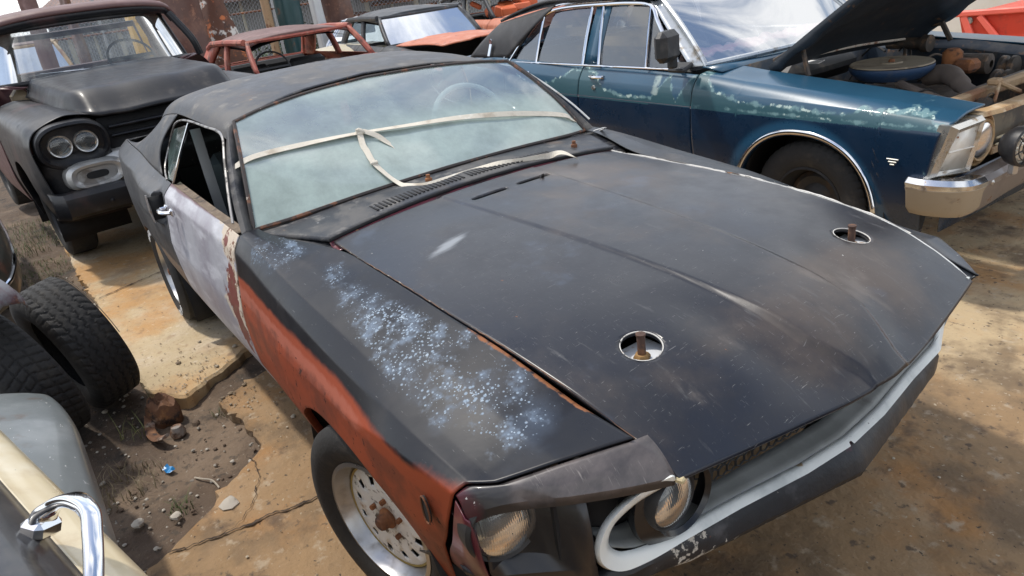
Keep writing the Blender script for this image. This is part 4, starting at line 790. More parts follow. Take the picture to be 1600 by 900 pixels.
# pebbles, clods and broken concrete in the dirt pocket
pebm = [pm('pebble_grey', (.26, .23, .19), .9, bump=.3), pm('pebble_brown', (.11, .075, .05), .9, bump=.3), pm('pebble_pale', (.42, .38, .32), .9, bump=.3)]
def rock_bm(M, c, r, seed, fl=.6):
    V = []; n1, n2 = 7, 5
    for i in range(n2+1):
        th = math.pi*i/n2
        for k in range(n1):
            ph = 2*math.pi*k/n1; d = Vector((math.sin(th)*math.cos(ph), math.sin(th)*math.sin(ph), math.cos(th))); q = r*(1+.45*mnoise.noise(d*1.6+Vector((seed, 0, 0)))); V.append((c[0]+d.x*q, c[1]+d.y*q, c[2]+d.z*q*fl))
    F = [(i*n1+k, (i+1)*n1+k, (i+1)*n1+(k+1) % n1, i*n1+(k+1) % n1) for i in range(n2) for k in range(n1)]; M.add(V, F)
for m_ in range(3):
    M = MB()
    for _ in range(260):
        x = random.uniform(-4.5, -.4); y = random.uniform(-1.62, -.8)
        if inside(slabA, np.array(x), np.array(y)) or inside(slabB, np.array(x), np.array(y)): continue
        rock_bm(M, (x, y, -.045+.03*nz2(x, y, 1.3)), random.uniform(.003, .010)*(1+(random.random() < .06)*1.2), random.random()*90)
    tag(M.build('scattered_stones', pebm[m_], smooth=True), kind='stuff')
M = MB()
for _ in range(900):
    x = random.uniform(-4.4, 1.9); y = random.uniform(-1.5, 3.2); q = random.random()
    if q < .45: x = random.gauss(-1.75, .25); y = random.gauss(-.95, .13)
    if not (inside(slabA, np.array(x), np.array(y)) or inside(slabB, np.array(x), np.array(y))): continue
    rock_bm(M, (x, y, .006), random.uniform(.0018, .0055)*(1+(random.random() < .04)*1.5), random.random()*90, .5)
tag(M.build('concrete_grit', pm('grit', (.20, .15, .10), .9, layers=[L((.42, .36, .27), None, 3, .45, .55)])), kind='stuff')
for (x, y, r, lb) in ((-.99, -1.42, .026, 'small pale stone in the dirt beside the cream door edge'), (-.93, -1.30, .022, 'small flat grey stone on the dirt near the broken concrete corner'), (-.80, -1.13, .038, 'broken lump of concrete at the slab corner left of the front wheel')):
    M = MB(); rock_bm(M, (0, 0, 0), r, x*7, .5); o = M.build('stone', pebm[2]); o.location = (x, y, -.03 if r < .03 else .0); tag(o, lb, 'stone')
# weeds
def tuft(name, c, n, h, spread, mat, label=None, kind=None):
    M = MB()
    for _ in range(n):
        a = random.uniform(0, 6.28); r = spread*math.sqrt(random.random()); b = random.uniform(0, 6.28); hh = h*random.uniform(.4, 1.1); ln = hh*random.uniform(.2, 1.0); w_ = random.uniform(.0012, .0026)
        x, y = c[0]+r*math.cos(a), c[1]+r*math.sin(a); s_ = (-math.sin(b)*w_, math.cos(b)*w_)
        V = []
        for k in range(4):
            t = k/3; px = x+math.cos(b)*ln*t*t; py = y+math.sin(b)*ln*t*t; pz = c[2]+hh*(t-.25*t*t); q = 1-t*.85; V += [(px+s_[0]*q, py+s_[1]*q, pz), (px-s_[0]*q, py-s_[1]*q, pz)]
        M.add(V, [(2*k, 2*k+1, 2*k+3, 2*k+2) for k in range(3)])
    o = M.build(name, mat); return tag(o, label, 'weed' if label else None, None, kind)
gr = pm('weed_green', (.07, .115, .028), .7, layers=[L((.13, .13, .05), None, 9, .5, .6)]); dryg = pm('dry_stalks', (.20, .16, .09), .8)
tuft('grass_weeds', (-6.2, -1.75, -.06), 1800, .11, .75, gr, kind='stuff'); tuft('grass_weeds', (-4.9, -1.62, -.06), 700, .06, .40, gr, kind='stuff')
tuft('weed', (-.98, -1.28, -.055), 42, .06, .05, gr, 'green weed sprouting from the dirt left of the front wheel')
tuft('weed', (-1.55, -.98, -.05), 26, .04, .035, gr, 'tiny green weed by the notch of the broken slab')
tuft('dry_grass', (-1.30, -1.42, -.055), 130, .09, .15, dryg, kind='stuff')
tuft('weed', (-1.68, -1.32, -.05), 12, .16, .07, pm('weed_yellow', (.16, .17, .05), .7), 'thin yellowish stalks beside the rusty scrap lump')
# rusty scrap and a blue scrap on the dirt
M = MB(); P = []
for i, a in enumerate(np.linspace(0, 2*math.pi, 22, endpoint=False)):
    P.append([(.085*rr_*math.cos(a)*(1+.15*math.sin(3*a)), .062*rr_*math.sin(a), h_+.012*math.sin(5*a+rr_*4)) for rr_, h_ in ((1.05, -.02), (1.08, .04), (.92, .085), (.6, .10), (.35, .075), (.05, .07))])
M.grid(np.array(P), closed_u=True); M.tube(spline([(-.05, -.04, .03), (.06, -.11, .015), (.14, -.13, .01), (.20, -.12, .03)], 6), [.022]*19, 8, flat=.35)
M2 = MB(); M2.lathe([(.001, .03), (.022, .028), (.034, .0), (.03, -.02)], c=(.17, -.05, 0), axis='z', n=14)
sc = thing('scrap_casting', 'rusty lump of scrap metal lying in the dirt beside the leaning tyres', 'scrap metal', (-1.73, -1.19, -.045), .4)
lumpm = pm('lump_rust', (.15, .070, .035), .85, layers=[L((.28, .13, .05), None, 14, .5, .66), L((.26, .23, .20), None, 7, .58, .7), L((.04, .025, .02), None, 20, .52, .66)], bump=.6, bscale=45)
M.build('casting', lumpm, sc, thick=.004); M2.build('broken_cap', lumpm, sc)
M = MB().grid(np.array([[(i*.011, j*.014, .006*math.sin(i*2.1+j)+.004*j) for j in range(3)] for i in range(5)])); o = M.build('plastic_scrap', pm('blue_plastic', (.02, .22, .50), .4)); o.location = (-1.29, -1.285, -.04); o.rotation_euler = (0, .2, .5); tag(o, 'small scrap of bright blue plastic on the dirt', 'litter')
o = MB().tube(spline([(0, 0, 0), (.05, .02, .012), (.09, .05, .01), (.15, .06, .004)], 6), .0035, 6).build('twig', pm('pale_twig', (.38, .33, .26), .8)); o.location = (-1.14, -1.19, -.045); tag(o, 'thin pale twig lying on the dirt pocket', 'twig')
# ================================================================== LOOSE TYRES at left
for (lb, c, rz, rx, tr) in (('worn tyre with zigzag tread leaning nearest the concrete edge', (-2.13, -1.41, .290), math.radians(17), math.radians(10), 'zig'), ('block tread tyre leaning in front of the zigzag tyre', (-1.93, -1.66, .285), math.radians(20), math.radians(12), 'blk')):
    t = thing('old_tyre', lb, 'tyre', c, rz, group='worn tyres leaning together at the left')
    t.rotation_euler = (rx, 0, rz)
    tyre_bm(.325, .215, .19, tr).build('tread_and_walls', pm('old_rubber', (.019, .018, .017), .85, layers=[L((.07, .06, .045), None, 8, .52, .75, op=.5, detail=8), L((.012, .012, .012), None, 20, .55, .65)], bump=.3, bscale=70), t)
    if tr == 'zig': MB().lathe([(.308, .109), (.303, .112), (.296, .110)], n=80, arc=(.2, 2.7)).build('scuffed_rim_band', pm('dusty_tan', (.26, .20, .14), .9), t)
# rusty arch piece resting on the tyres
t = thing('fender_scrap', 'grey and maroon cut off wheel arch resting on top of the tyres', 'car panel', (-1.93, -1.70, .80), math.radians(30), group=None)
P = []
for a in np.linspace(-.1, math.pi*.95, 26):
    ca, sa = math.cos(a), math.sin(a); P.append([(.30*ca, -.16, .09*sa-.16), (.30*ca, -.02, .12*sa-.09), (.29*ca, .05, .125*sa-.11), (.27*ca, .075, .11*sa-.14), (.24*ca, .08, .085*sa-.165)])
MB().grid(np.array(P)).build('arch_skin', pm('weathered_grey', (.16, .16, .17), .5, layers=[L((.09, .03, .035), None, 5, .5, .65), L((.3, .3, .3), None, 9, .55, .7), L((.2, .1, .06), None, 22, .62, .7)], bump=.1), t, thick=.003)
# dark car corner with chrome moulding at the far left edge
t = thing('parked_wreck', 'dark car corner with a curved chrome moulding at the left edge behind the tyres', 'car', (-3.55, -2.0, 0), math.radians(4))
B_ = Body([.45, .2, -.4, -1.2, -2.2], [([.05, .25, .34, .36, .36], [.50, .56, .60, .62, .62]), ([.16, .34, .42, .44, .44], [.40, .44, .46, .47, .47]), ([.18, .36, .44, .46, .46], [.22, .24, .26, .26, .26])], .3)
panel('body_side', B_, 1, -2.2, .45, 0, 2, pm('olive_black', (.035, .036, .03), .45, layers=[L((.10, .05, .035), None, 6, .5, .65)], coat=.3), t, nx=40, ns=20)
P = [[(x_, y_, float(np.interp(x_, [-2.2, -.4, .2, .45], [.62, .60, .56, .50]))) for y_ in (-.8, float(np.interp(x_, [-2.2, -.4, .2, .45], [.36, .34, .25, .05])))] for x_ in np.linspace(-2.2, .45, 14)]
MB().grid(np.array(P), flip=True).build('top_panel', MATS['olive_black'], t, thick=.003)
M = MB(); M.tube(side_line(B_, np.linspace(-2.0, .44, 30), 1.45, 1)+np.array((0, .006, 0)), .014, 8); M.build('chrome_moulding', chrome, t)
M = MB().lathe([(.30, 0), (.30, .12), (.15, .12)], c=(-.6, .25, .27), n=40); M.build('wheel', rubber, t)
# ================================================================== GENERIC SEDAN
def grid_between(a, b, n=8, crown=0., axis=2):
    a = np.array(a); b = np.array(b); R_ = []
    for v in np.linspace(0, 1, n): q = a*(1-v)+b*v; q[:, axis] += crown*4*v*(1-v); R_.append(q)
    return np.array(R_)
def pillar(name, parent, mat, bot, top, wd, th, side, lean=(1, 0, 0)):
    wd *= 1.5
    b = np.array(bot, float); t = np.array(top, float); b[1] *= side; t[1] *= side; M = MB(); n = 7; V = []
    L_ = np.array(lean, float)
    P = [b*(1-u)+t*u+np.array((0, side*.012*math.sin(u*math.pi), 0)) for u in np.linspace(0, 1, n)]
    for p in P: V.append([p+L_*wd/2, p-L_*wd/2])
    o = M.grid(np.array(V), flip=side > 0).build(name, mat, parent, thick=th, off=-1); return o
def wheel_simple(parent, c, side, R=.31, style='steel'): return wheel(parent, c, side, R, .18, .185, style)
def sedan(root, c, mats, glassm=None, hood=True, doors=True, wheels=True, front=True, hoodrot=0.):
    """a three-box saloon; c gives its sizes (local frame: front axle at 0, x forward, z up)"""
    g = c.get; hw = g('hw', .86); zb = g('zb', .94); wb = g('wb', 2.75); zr = g('zr', 1.38); nose = g('nose', .78); tail = g('tail', -wb-1.0); zh = g('zh', .86); fl = g('flank', 1.)
    xw, xt = g('xw', -.78), g('xt', -1.22); wwb, wwt = hw*.79, hw*.70; xr, xrb = g('xr', -2.55), g('xrb', -3.0)
    X = [nose, .4, 0, -.4, -.8, -1.8, -2.6, -3.0, -3.4, tail]
    zt = [zh-.06, zh-.01, zh+.02, zh+.045, zb, zb+.01, zb+.01, zb, zb-.02, zb-.06]
    T = ([hw*k for k in (.84, .86, .86, .86, .87, .88, .88, .88, .86, .82)], zt); U_ = ([hw*k for k in (.93, .96, .965, .965, .97, .975, .975, .975, .96, .90)], [z-.07 for z in zt]); C_ = ([hw*k for k in (.95, .99, 1, 1, 1, 1, 1, 1, .98, .93)], [z-.20 for z in zt]); Lw_ = ([hw*k for k in (.94, .98, .99, .99, .985, .985, .985, .985, .97, .92)], [.48]*10); S_ = ([hw*k for k in (.88, .9, .9, .9, .9, .9, .9, .9, .9, .86)], [.38, .24, .24, .22, .2, .2, .2, .22, .26, .36])
    I_ = ([hw*.70]*4+[hw*.79, hw*.83, hw*.83, hw*.82, hw*.7, hw*.7], [z+.012 for z in zt]); B = Body(X, [I_, T, U_, C_, Lw_, S_], .4)
    af = (0, .27, .39, .37, 2.2); ar = (-wb, .25, .39, .36, 2.2)
    for sd in (-1, 1):
        panel('fender', B, sd, xw, nose, 0, 5, mats['side'], root, nx=60, ns=36, arches=[af])
        xm = -1.82
        if doors:
            panel('front_door', B, sd, xm, xw-.008, 1, 5, mats.get('door', mats['side']), root, nx=24, ns=26); panel('rear_door', B, sd, -2.62, xm-.008, 1, 5, mats['side'], root, nx=24, ns=26, arches=[ar])
        panel('quarter_panel', B, sd, tail, -2.628 if doors else xw-.01, 0, 5, mats['side'], root, nx=50, ns=30, arches=[ar])
        pillar('windscreen_pillar', root, mats['frame'], (xw-.02, wwb+.02, zb), (xt, wwt+.02, zr-.06), .05, .035, sd, (.8, 0, .5)); pillar('door_pillar', root, mats['frame'], (xm, hw*.85, zb), (xm-.05, wwt+.03, zr-.05), .07, .04, sd)
        pillar('rear_pillar', root, mats['frame'], (xrb+.12, hw*.84, zb), (xr+.06, wwt+.02, zr-.06), g('cw', .20), .04, sd)
        M = MB(); M.tube([(xt, sd*(wwt+.03), zr-.05), (xm, sd*(wwt+.045), zr-.045), (xr, sd*(wwt+.03), zr-.06), (xr-.2, sd*(wwt+.03), zr-.11)], .034, 8); M.build('roof_rail', mats['frame'], root)
        if glassm:
            for a, b, a2, b2 in ((xw-.10, xm+.04, xt-.04, xm-.02), (xm-.04, xrb+.2, xm-.08, xr+.1)):
                MB().grid(np.array([[(a, sd*hw*.84, zb), (a2, sd*(wwt+.03), zr-.07)], [(b, sd*hw*.84, zb), (b2, sd*(wwt+.03), zr-.07)]]), flip=sd < 0).build('side_window', glassm, root, smooth=False)
        if wheels:
            wheel_simple(root, (0, sd*(hw-.13), .31), sd); wheel_simple(root, (-wb, sd*(hw-.13), .31), sd)
    # roof
    P = []
    for v in np.linspace(-1, 1, 33):
        a = abs(v); row = []
        for u in np.linspace(0, 1, 24):
            x = (xt+.03*a)*(1-u)+(xr-.14+.06*a)*u; y = v*(wwt+.035); z = zr-.012*(1-u)**3*4-.10*max(0, u-.75)**1.3*3-.055*a**4-.02*a*a; row.append((x, y, z))
        P.append(row)
    MB().grid(np.array(P), flip=True).build('roof', mats['roof'], root, thick=.03)
    MB().grid(np.array(P)*np.array((1, .94, 1))-np.array((0, 0, .036))).build('headliner', deep, root)
    if hood:
        ys_ = np.linspace(-1, 1, 21); P = []
        for v in ys_:
            row = []
            for u in np.linspace(0, 1, 24):
                x = (xw+.16)*(1-u)+(nose+.02*(1-v*v))*u; w_, z_ = B.ev(np.array(x), np.array(0.)); row.append((x, v*float(w_), float(z_)+.035*(1-v**4)*(1-u**6*.6)+.012*(abs(v) < .3)))
            P.append(row)
        P = np.array(P)
        if hoodrot:
            o_ = np.array((xw+.16, 0, zb)); c_, s_ = math.cos(hoodrot), math.sin(hoodrot); q = P-o_; P = np.stack([q[..., 0]*c_-q[..., 2]*s_, q[..., 1], q[..., 0]*s_+q[..., 2]*c_], -1)+o_
        MB().grid(P).build('hood', mats['hood'], root, thick=.012)
    P = [[(x, v*float(B.ev(np.array(x), np.array(0.))[0]), float(B.ev(np.array(x), np.array(0.))[1])+.02*(1-v*v)) for x in np.linspace(xrb-.16, tail, 10)] for v in np.linspace(-1, 1, 13)]
    MB().grid(np.array(P)).build('trunk_lid', mats['side'], root, thick=.01, )
    P = [[(x, v*float(B.ev(np.array(x), np.array(0.))[0]), zb-.0+.012*(1-v*v)) for x in (xw+.17, xw+.01)] for v in np.linspace(-1, 1, 9)]; MB().grid(np.array(P)).build('cowl_panel', mats['side'], root, thick=.01)
    ws = np.array([[((xw-.02)*(1-v)+xt*v+(.05*(1-u*u)), u*(wwb*(1-v)+wwt*v), zb*(1-v)+(zr-.055)*v+.0) for v in np.linspace(0, 1, 8)] for u in np.linspace(-1, 1, 15)])
    rw = np.array([[((xrb+.02)*(1-v)+(xr-.12)*v-(.04*(1-u*u)), u*(wwb*(1-v)+wwt*v), zb*(1-v)+(zr-.10)*v) for v in np.linspace(0, 1, 8)] for u in np.linspace(-1, 1, 15)])
    if glassm: MB().grid(ws, flip=True).build('windscreen', glassm, root); MB().grid(rw).build('rear_window', glassm, root)
    M = MB(); M.tube(np.concatenate([ws[:, 0], ws[-1, 1:], ws[::-1, -1][1:], ws[0, ::-1][1:-1]]), .022, 6, closed=True); M.build('windscreen_frame', mats['frame'], root)
    M = MB(); M.tube(np.concatenate([rw[:, 0], rw[-1, 1:], rw[::-1, -1][1:], rw[0, ::-1][1:-1]]), .016, 6, closed=True); M.build('rear_window_frame', mats['frame'], root)
    MB().box((-1.6, 0, .26), (tail*-1-.3, hw*1.6, .04)).box((xw+.05, 0, .6), (.03, hw*1.5, .62)).box((xrb+.1, 0, .62), (.04, hw*1.5, .56)).build('floor_pan', deep, root)
    for y_ in (-.36, .36):
        M = MB().box((-1.85, y_, .42), (.5, .5, .2), None, .05).box((-2.08, y_, .72), (.14, .48, .52), rotm('Y', -.2), .05); M.build('seat', intr, root)
    MB().box((-2.75, 0, .72), (.2, 1.2, .5), None, .05).build('rear_seat', intr, root); MB().box((xw-.16, 0, zb-.08), (.25, hw*1.5, .14), None, .04).build('dashboard', intr, root)
    M = MB().tube([(0, .19*math.cos(a), .19*math.sin(a)) for a in np.linspace(0, 2*math.pi, 28, endpoint=False)], .011, 6, closed=True).box((0, 0, 0), (.02, .36, .02)); M.xf(Matrix.Translation((xw-.42, -.36 if g('rhd', 1) else .36, zb+.02))@Matrix.Rotation(-.45, 4, 'Y')).build('steering_wheel', darkpl, root)
    if front:
        MB().grid(np.array([[(nose-.01, v*hw*.93, z) for z in (zh-.07, .62, .42)] for v in np.linspace(-1, 1, 9)])).build('front_panel', mats['front'], root, thick=.01)
        for sd in (-1, 1): headlamp(root, (nose+.005, sd*hw*.74, .64), .085, (1, 0, 0))
        M = MB(); M.box((nose+.06, 0, .47), (.08, hw*1.86, .13), None, .03); M.build('bumper', dullchrome, root)
    return B
GRP = 'old cars parked behind the black coupe'
rsteel = pm('red_primer_rust', (.30, .075, .05), .62, layers=[L((.42, .15, .10), None, 4, .48, .66), L((.12, .05, .04), None, 7, .53, .68), L((.35, .22, .17), None, 16, .60, .72)], bump=.1)
rroof = pm('brown_oxide', (.14, .075, .065), .65, layers=[L((.22, .13, .12), None, 3, .5, .7), L((.09, .04, .035), None, 8, .55, .7)], bump=.1)
redc = thing('stripped_sedan', 'red primer sedan shell stripped of all its glass behind the coupe roof', 'car', (-5.446, 1.577, 0), math.radians(.56), .994, GRP)
sedan(redc, dict(zb=.96, zr=1.335, zh=.86, xt=-1.17, xr=-2.5, xrb=-3.0, cw=.30, hw=.84), dict(side=rsteel, frame=rsteel, roof=rroof, hood=MATS['faded_black'], front=rsteel))
dk = pm('charcoal_body', (.035, .038, .042), .5, layers=[L((.09, .09, .09), None, 5, .5, .7), L((.16, .07, .04), None, 14, .62, .7)])
og = pm('sun_bleached_orange', (.46, .15, .08), .6, layers=[L((.55, .27, .18), None, 5, .5, .7), L((.12, .05, .04), None, 12, .60, .7)])
gclean = glass('plain_glass', (.60, .70, .74), (.36, .42, .46), .40, .85, .4, None, .02, .04)
blk = thing('derelict_sedan', 'charcoal sedan with intact windscreen and loose faded orange hood', 'car', (-6.185, 3.376, 0), math.radians(-6.5), .945, GRP)
sedan(blk, dict(zb=.99, zr=1.39, zh=.90, xw=-.80, xt=-1.24, cw=.14), dict(side=dk, frame=dk, roof=dk, hood=og, front=dk), glassm=gclean, hoodrot=.11)
for ch in list(blk.children):
    if ch.name.startswith('side_window'): bpy.data.objects.remove(ch)
b3 = thing('burnt_sedan', 'black roofed sedan wreck with bright orange interior scraps inside', 'car', (-7.6, 6.0, 0), math.radians(-4), .97, GRP)
sedan(b3, dict(zb=.96, zr=1.40, zh=.90), dict(side=og, frame=dk, roof=dk, hood=og, front=dk))
M = MB()
for k in range(14): M.box((random.uniform(-2.2, -.9), random.uniform(-.6, .6), random.uniform(.85, 1.15)), (random.uniform(.1, .35), random.uniform(.1, .3), random.uniform(.05, .2)), rotm('Z', random.uniform(0, 3))@rotm('X', random.uniform(-.6, .6)), .02)
o = M.build('orange_panel_scraps', pm('bright_orange', (.62, .14, .05), .5)); o.location = b3.location; o.rotation_euler = b3.rotation_euler; tag(o, 'heap of bright orange panel scraps inside the black roofed wreck', 'scrap', kind='stuff')
crm = pm('cream_body', (.62, .55, .40), .42, layers=[L((.70, .66, .55), None, 4, .5, .7), L((.30, .16, .08), None, 14, .64, .72)], coat=.3)
cc = thing('cream_sedan', 'cream sedan with blue tinted glass seen through the stripped red shell', 'car', (-8.6, 2.6, 0), math.radians(-62), .97, GRP)
sedan(cc, dict(zb=.90, zr=1.30, zh=.86), dict(side=crm, frame=chrome, roof=crm, hood=crm, front=crm), glassm=gclean)
c2 = thing('tan_pickup_cab', 'dull tan cab with open window frames parked behind the black pickup truck', 'car', (-11.2, -.9, 0), math.radians(4), 1.05, GRP)
tan = pm('tan_body', (.40, .27, .14), .55, layers=[L((.24, .11, .06), None, 4, .52, .68), L((.46, .38, .26), None, 6, .55, .7)])
sedan(c2, dict(zb=1.02, zr=1.50, zh=.95), dict(side=tan, frame=tan, roof=rroof, hood=tan, front=tan), glassm=gclean)
# ================================================================== BLUE SEDAN (engine bay open)
bl = thing('blue_sedan', 'faded blue four door sedan with black vinyl roof, open hood and chrome headlamp surround', 'car', (-.494, 2.739, 0), math.radians(-2.76), .994)
BX = [.72, .40, 0, -.40, -.72, -1.2, -1.77, -2.3, -2.9, -3.4, -3.95]
bI = ([.655, .64, .63, .625, .62, .78, .79, .79, .78, .70, .66], [.832, .862, .893, .925, .955, .968, .972, .985, 1.0, .965, .92])
bT = ([.78, .825, .838, .842, .845, .852, .858, .866, .872, .86, .80], [.826, .858, .886, .912, .935, .950, .955, .975, .990, .955, .91])
bU = ([.875, .900, .906, .908, .908, .910, .912, .916, .920, .905, .84], [.800, .824, .842, .855, .866, .872, .878, .895, .905, .88, .85])
bC = ([.905, .926, .930, .930, .930, .930, .934, .934, .930, .92, .86], [.752, .758, .762, .765, .768, .769, .770, .768, .765, .76, .75])
bM = ([.905, .928, .936, .936, .936, .936, .936, .936, .935, .92, .86], [.60, .60, .60, .60, .60, .60, .60, .60, .60, .60, .60])
bL = ([.89, .91, .92, .92, .918, .918, .918, .918, .915, .90, .85], [.42]*11)
bS = ([.84, .85, .86, .85, .845, .845, .845, .845, .845, .84, .80], [.34, .24, .23, .21, .20, .20, .20, .20, .23, .3, .4])
BB = Body(BX, [bI, bT, bU, bC, bM, bL, bS], .45)
def f_sky_top(x, y, z): return sm(.768, .772, z)  # upper half painted lighter than the navy below, standing in for reflected sky
def wear_line(x): return np.interp(x, [-3.3, -2.6, -2.3, -1.95, -1.85, -1.72, -1.62, -1.50, -1.30, -1.05, -.93, -.84, -.74, -.66, -.58, -.45, -.2, 0, .2, .35, .5, .62, .75], [.93, .90, .80, .90, .94, .95, .93, .83, .80, .80, .93, .80, .955, .94, .87, .83, .815, .81, .80, .825, .835, .80, .76])
WR = [np.random.default_rng(k).normal(0, 1, 400) for k in range(3)]
def wob(x): return .006*np.interp((x+6)*7, range(400), WR[0])+.005*np.interp((x+6)*29, range(400), WR[1])+.0025*np.interp((x+6)*61 % 399, range(400), WR[2])
def f_teal(x, y, z):
    l = wear_line(x)+wob(x); return np.where(z > .766, np.clip(.5+(l-z)*16, 0, 1), 0)
def f_halo(x, y, z):
    l = wear_line(x)+wob(x); a = np.exp(-((z-l)/.015)**2); b = np.exp(-((z-.783)/.012)**2)*.8*sm(-1., -.2, x); return np.clip(np.maximum(a, b)*(z > .77), 0, 1)
bluep = pm('faded_blue', (.006, .022, .050), .30, layers=[
    L((.021, .082, .142), 'top', 3, .3, .7, amt=.3, rough=.30, op=.9), L((.014, .055, .098), 'top', 2.2, .75, 1.25, amt=1.2, rough=.3, op=.6),
    L((.020, .075, .095), 'teal', 14, .42, .62, amt=1.0, rough=.45, detail=11),
    L((.16, .28, .29), 'halo', 20, .50, 1.15, amt=3.4, rough=.65, detail=11, op=.75), L((.40, .50, .46), 'halo', 34, 1.05, 1.3, amt=3.4, rough=.7, detail=11), L((.32, .40, .38), 'chalk', 26, .55, .85, amt=.9, rough=.7, detail=9, op=.8),
    L((.03, .13, .24), 'glow', 5, .3, 1., amt=.2, op=.6), L((.20, .15, .10), None, 3.5, .70, .85, detail=9, op=.25, rough=.6)], coat=.22, bump=.015, bscale=60)
bat = dict(top=f_sky_top, teal=f_teal, halo=f_halo, chalk=lambda x, y, z: .85*np.exp(-((x+1.02)/.05)**2)*sm(.80, .83, z)*sm(.955, .92, z)+.62*np.exp(-(((x+1.0)/.045)**2+((z-.735)/.03)**2))+.6*np.exp(-(((x+1.60)/.06)**2+((z-.92)/.03)**2)),
           glow=lambda x, y, z: np.exp(-((np.hypot(x, z-.28)-.45)/.05)**2)*(z < .77)*.8)  # glow round the front arch is a sheen painted into the blue
BAF = (0.02, .28, .405, .415, 2.2); BAR = (-2.80, .26, .40, .38, 2.2)
bgap = lambda s: np.interp(s, [0, 1], [-.722, -.70])
for sd in (-1, 1):
    panel('fender', BB, sd, bgap, lambda s: np.interp(s, [0, .30, .45, .70, 1], [.72, .716, .69, .645, .60]), 0, 6, bluep, bl, nx=150, ns=110, arches=[BAF], attrs=bat, thick=.008)
    d = panel('front_door', BB, sd, -1.765, lambda s: bgap(s)-.007, 1, 6, bluep, bl, nx=80, ns=110, attrs=bat); d2 = panel('rear_door', BB, sd, -2.72, -1.773, 1, 6, bluep, bl, nx=60, ns=90, attrs=bat, arches=[BAR])
    panel('quarter_panel', BB, sd, -3.95, -2.727, 0, 6, bluep, bl, nx=60, ns=60, attrs=bat, arches=[BAR])
    for dd, hx in ((d, -1.585), (d2, -2.44)):
        M = MB().box((hx+.06, sd*.905, .900), (.03, .02, .022), None, .005).box((hx-.06, sd*.905, .900), (.03, .02, .022), None, .005).tube(spline([(hx+.065, sd*.915, .902), (hx, sd*.932, .904), (hx-.065, sd*.915, .902)], 6), .010, 8); M.build('door_handle', chrome, dd)
    MB().lathe([(.001, .012), (.012, .012), (.016, 0)], c=(-1.60, sd*.926, .835), axis='y', sgn=sd, n=16).build('door_lock', dullchrome, d)
    # arch mouldings and wells
    for (cx, cz, rx, rz, e) in (BAF, BAR):
        an = np.linspace(.18, math.pi-.12, 50); ee = 2/e; xa = cx+rx*np.sign(np.cos(an))*abs(np.cos(an))**ee; za = cz+rz*np.sin(an)**ee; P0 = []; P1 = []; P2 = []
        for q, s_ in ((P0, 1.), (P1, 1.028), (P2, 1.055)):
            for x_, z_ in zip(xa, za): X_ = cx+(x_-cx)*s_; Z_ = cz+(z_-cz)*s_; q.append((X_, sd*(.942 if s_ == 1.028 else (.938 if s_ > 1.03 else .940)), Z_))
        MB().grid(np.stack([np.array(P0), np.array(P1), np.array(P2)], 1), flip=sd > 0).build('arch_moulding', chrome, bl, thick=.004)
        MB().grid(np.array([[(cx+(rx+.04)*math.cos(a), sd*wy, cz+(rz+.05)*math.sin(a)) for wy in (.90, .80, .55)] for a in np.linspace(-.25, math.pi+.25, 26)])).build('wheel_well', deep, bl, thick=.003)
    # pinstripes along the crease
    for dz_, m_ in ((.006, pm('pin_red', (.25, .06, .10), .5)), (-.001, pm('pin_white', (.55, .52, .55), .5, layers=[L((.3, .2, .18), None, 20, .55, .65)]))):
        ln = side_line(BB, np.linspace(.66, -3.8, 90), 3.0, sd); ln[:, 2] += dz_; ln[:, 1] += sd*.002; MB().tube(ln, .0016, 4).build('pinstripe', m_, bl)
    # greenhouse
    yb, yt, zb_, zt_ = .862, .712, .972, 1.318
    def gp(x, v): return (x, sd*(yb*(1-v)+yt*v+.010*4*v*(1-v)*.6), zb_*(1-v)+zt_*v)
    def frame_tube(pts, r, nm, mt=chrome, fl=1.): MB().tube(np.array(pts), r, 8, flat=fl).build(nm, mt, bl)
    xs_b = (-.80, -1.13, -1.60, -1.765, -2.32, -2.66)
    tg = glass('side_glass', (.22, .26, .30), (.30, .36, .42), .50, .9, .30, None, .012, .05, 2.2, .05)
    for nm, cs in (('front_window', [(-1.14, 0), (-1.22, .96), (-1.68, 1.), (-1.60, 0)]), ('vent_window', [(-.83, 0), (-1.20, .93), (-1.22, .96), (-1.14, 0)]), ('rear_window_pane', [(-1.77, 0), (-1.80, 1.), (-2.24, .97), (-2.33, 0)]), ('rear_vent_window', [(-2.34, 0), (-2.36, .86), (-2.44, .70), (-2.66, 0)])):
        q = [gp(*c_) for c_ in cs]; G_ = np.array([[np.array(q[0])*(1-u)+np.array(q[3])*u+(0, 0, 0), ] for u in (0, 1)])
        rows_ = [[gp(cs[0][0]*(1-v)+cs[1][0]*v, cs[1][1]*v) if k == 0 else gp(cs[3][0]*(1-v)+cs[2][0]*v, cs[2][1]*v) for v in np.linspace(0, 1, 7)] for k in (0, 1)]
        MB().grid(np.array(rows_), flip=sd < 0).build(nm, tg, bl, smooth=False)
    out_ = lambda P, o=.012: [(a, b+sd*o, c) for a, b, c in P]
    frame_tube(out_([gp(-1.60, 0), gp(-1.64, .5), gp(-1.68, 1.)]), .011, 'window_frame'); frame_tube(out_([gp(-1.14, 0), gp(-1.18, .5), gp(-1.22, .96)]), .009, 'window_frame')
    frame_tube(out_([gp(-1.77, 0), gp(-1.785, .5), gp(-1.80, 1.)]), .011, 'window_frame'); frame_tube(out_([gp(-2.335, 0), gp(-2.345, .5), gp(-2.35, .88)]), .009, 'window_frame')
    frame_tube(out_(spline([gp(-.84, 0), gp(-.98, .36), gp(-1.12, .72), gp(-1.22, .98), gp(-1.42, 1.04), gp(-1.70, 1.045), gp(-2.05, 1.03), gp(-2.27, .97), gp(-2.42, .78), gp(-2.58, .35), gp(-2.69, 0)], 6), .016), .012, 'window_frame')
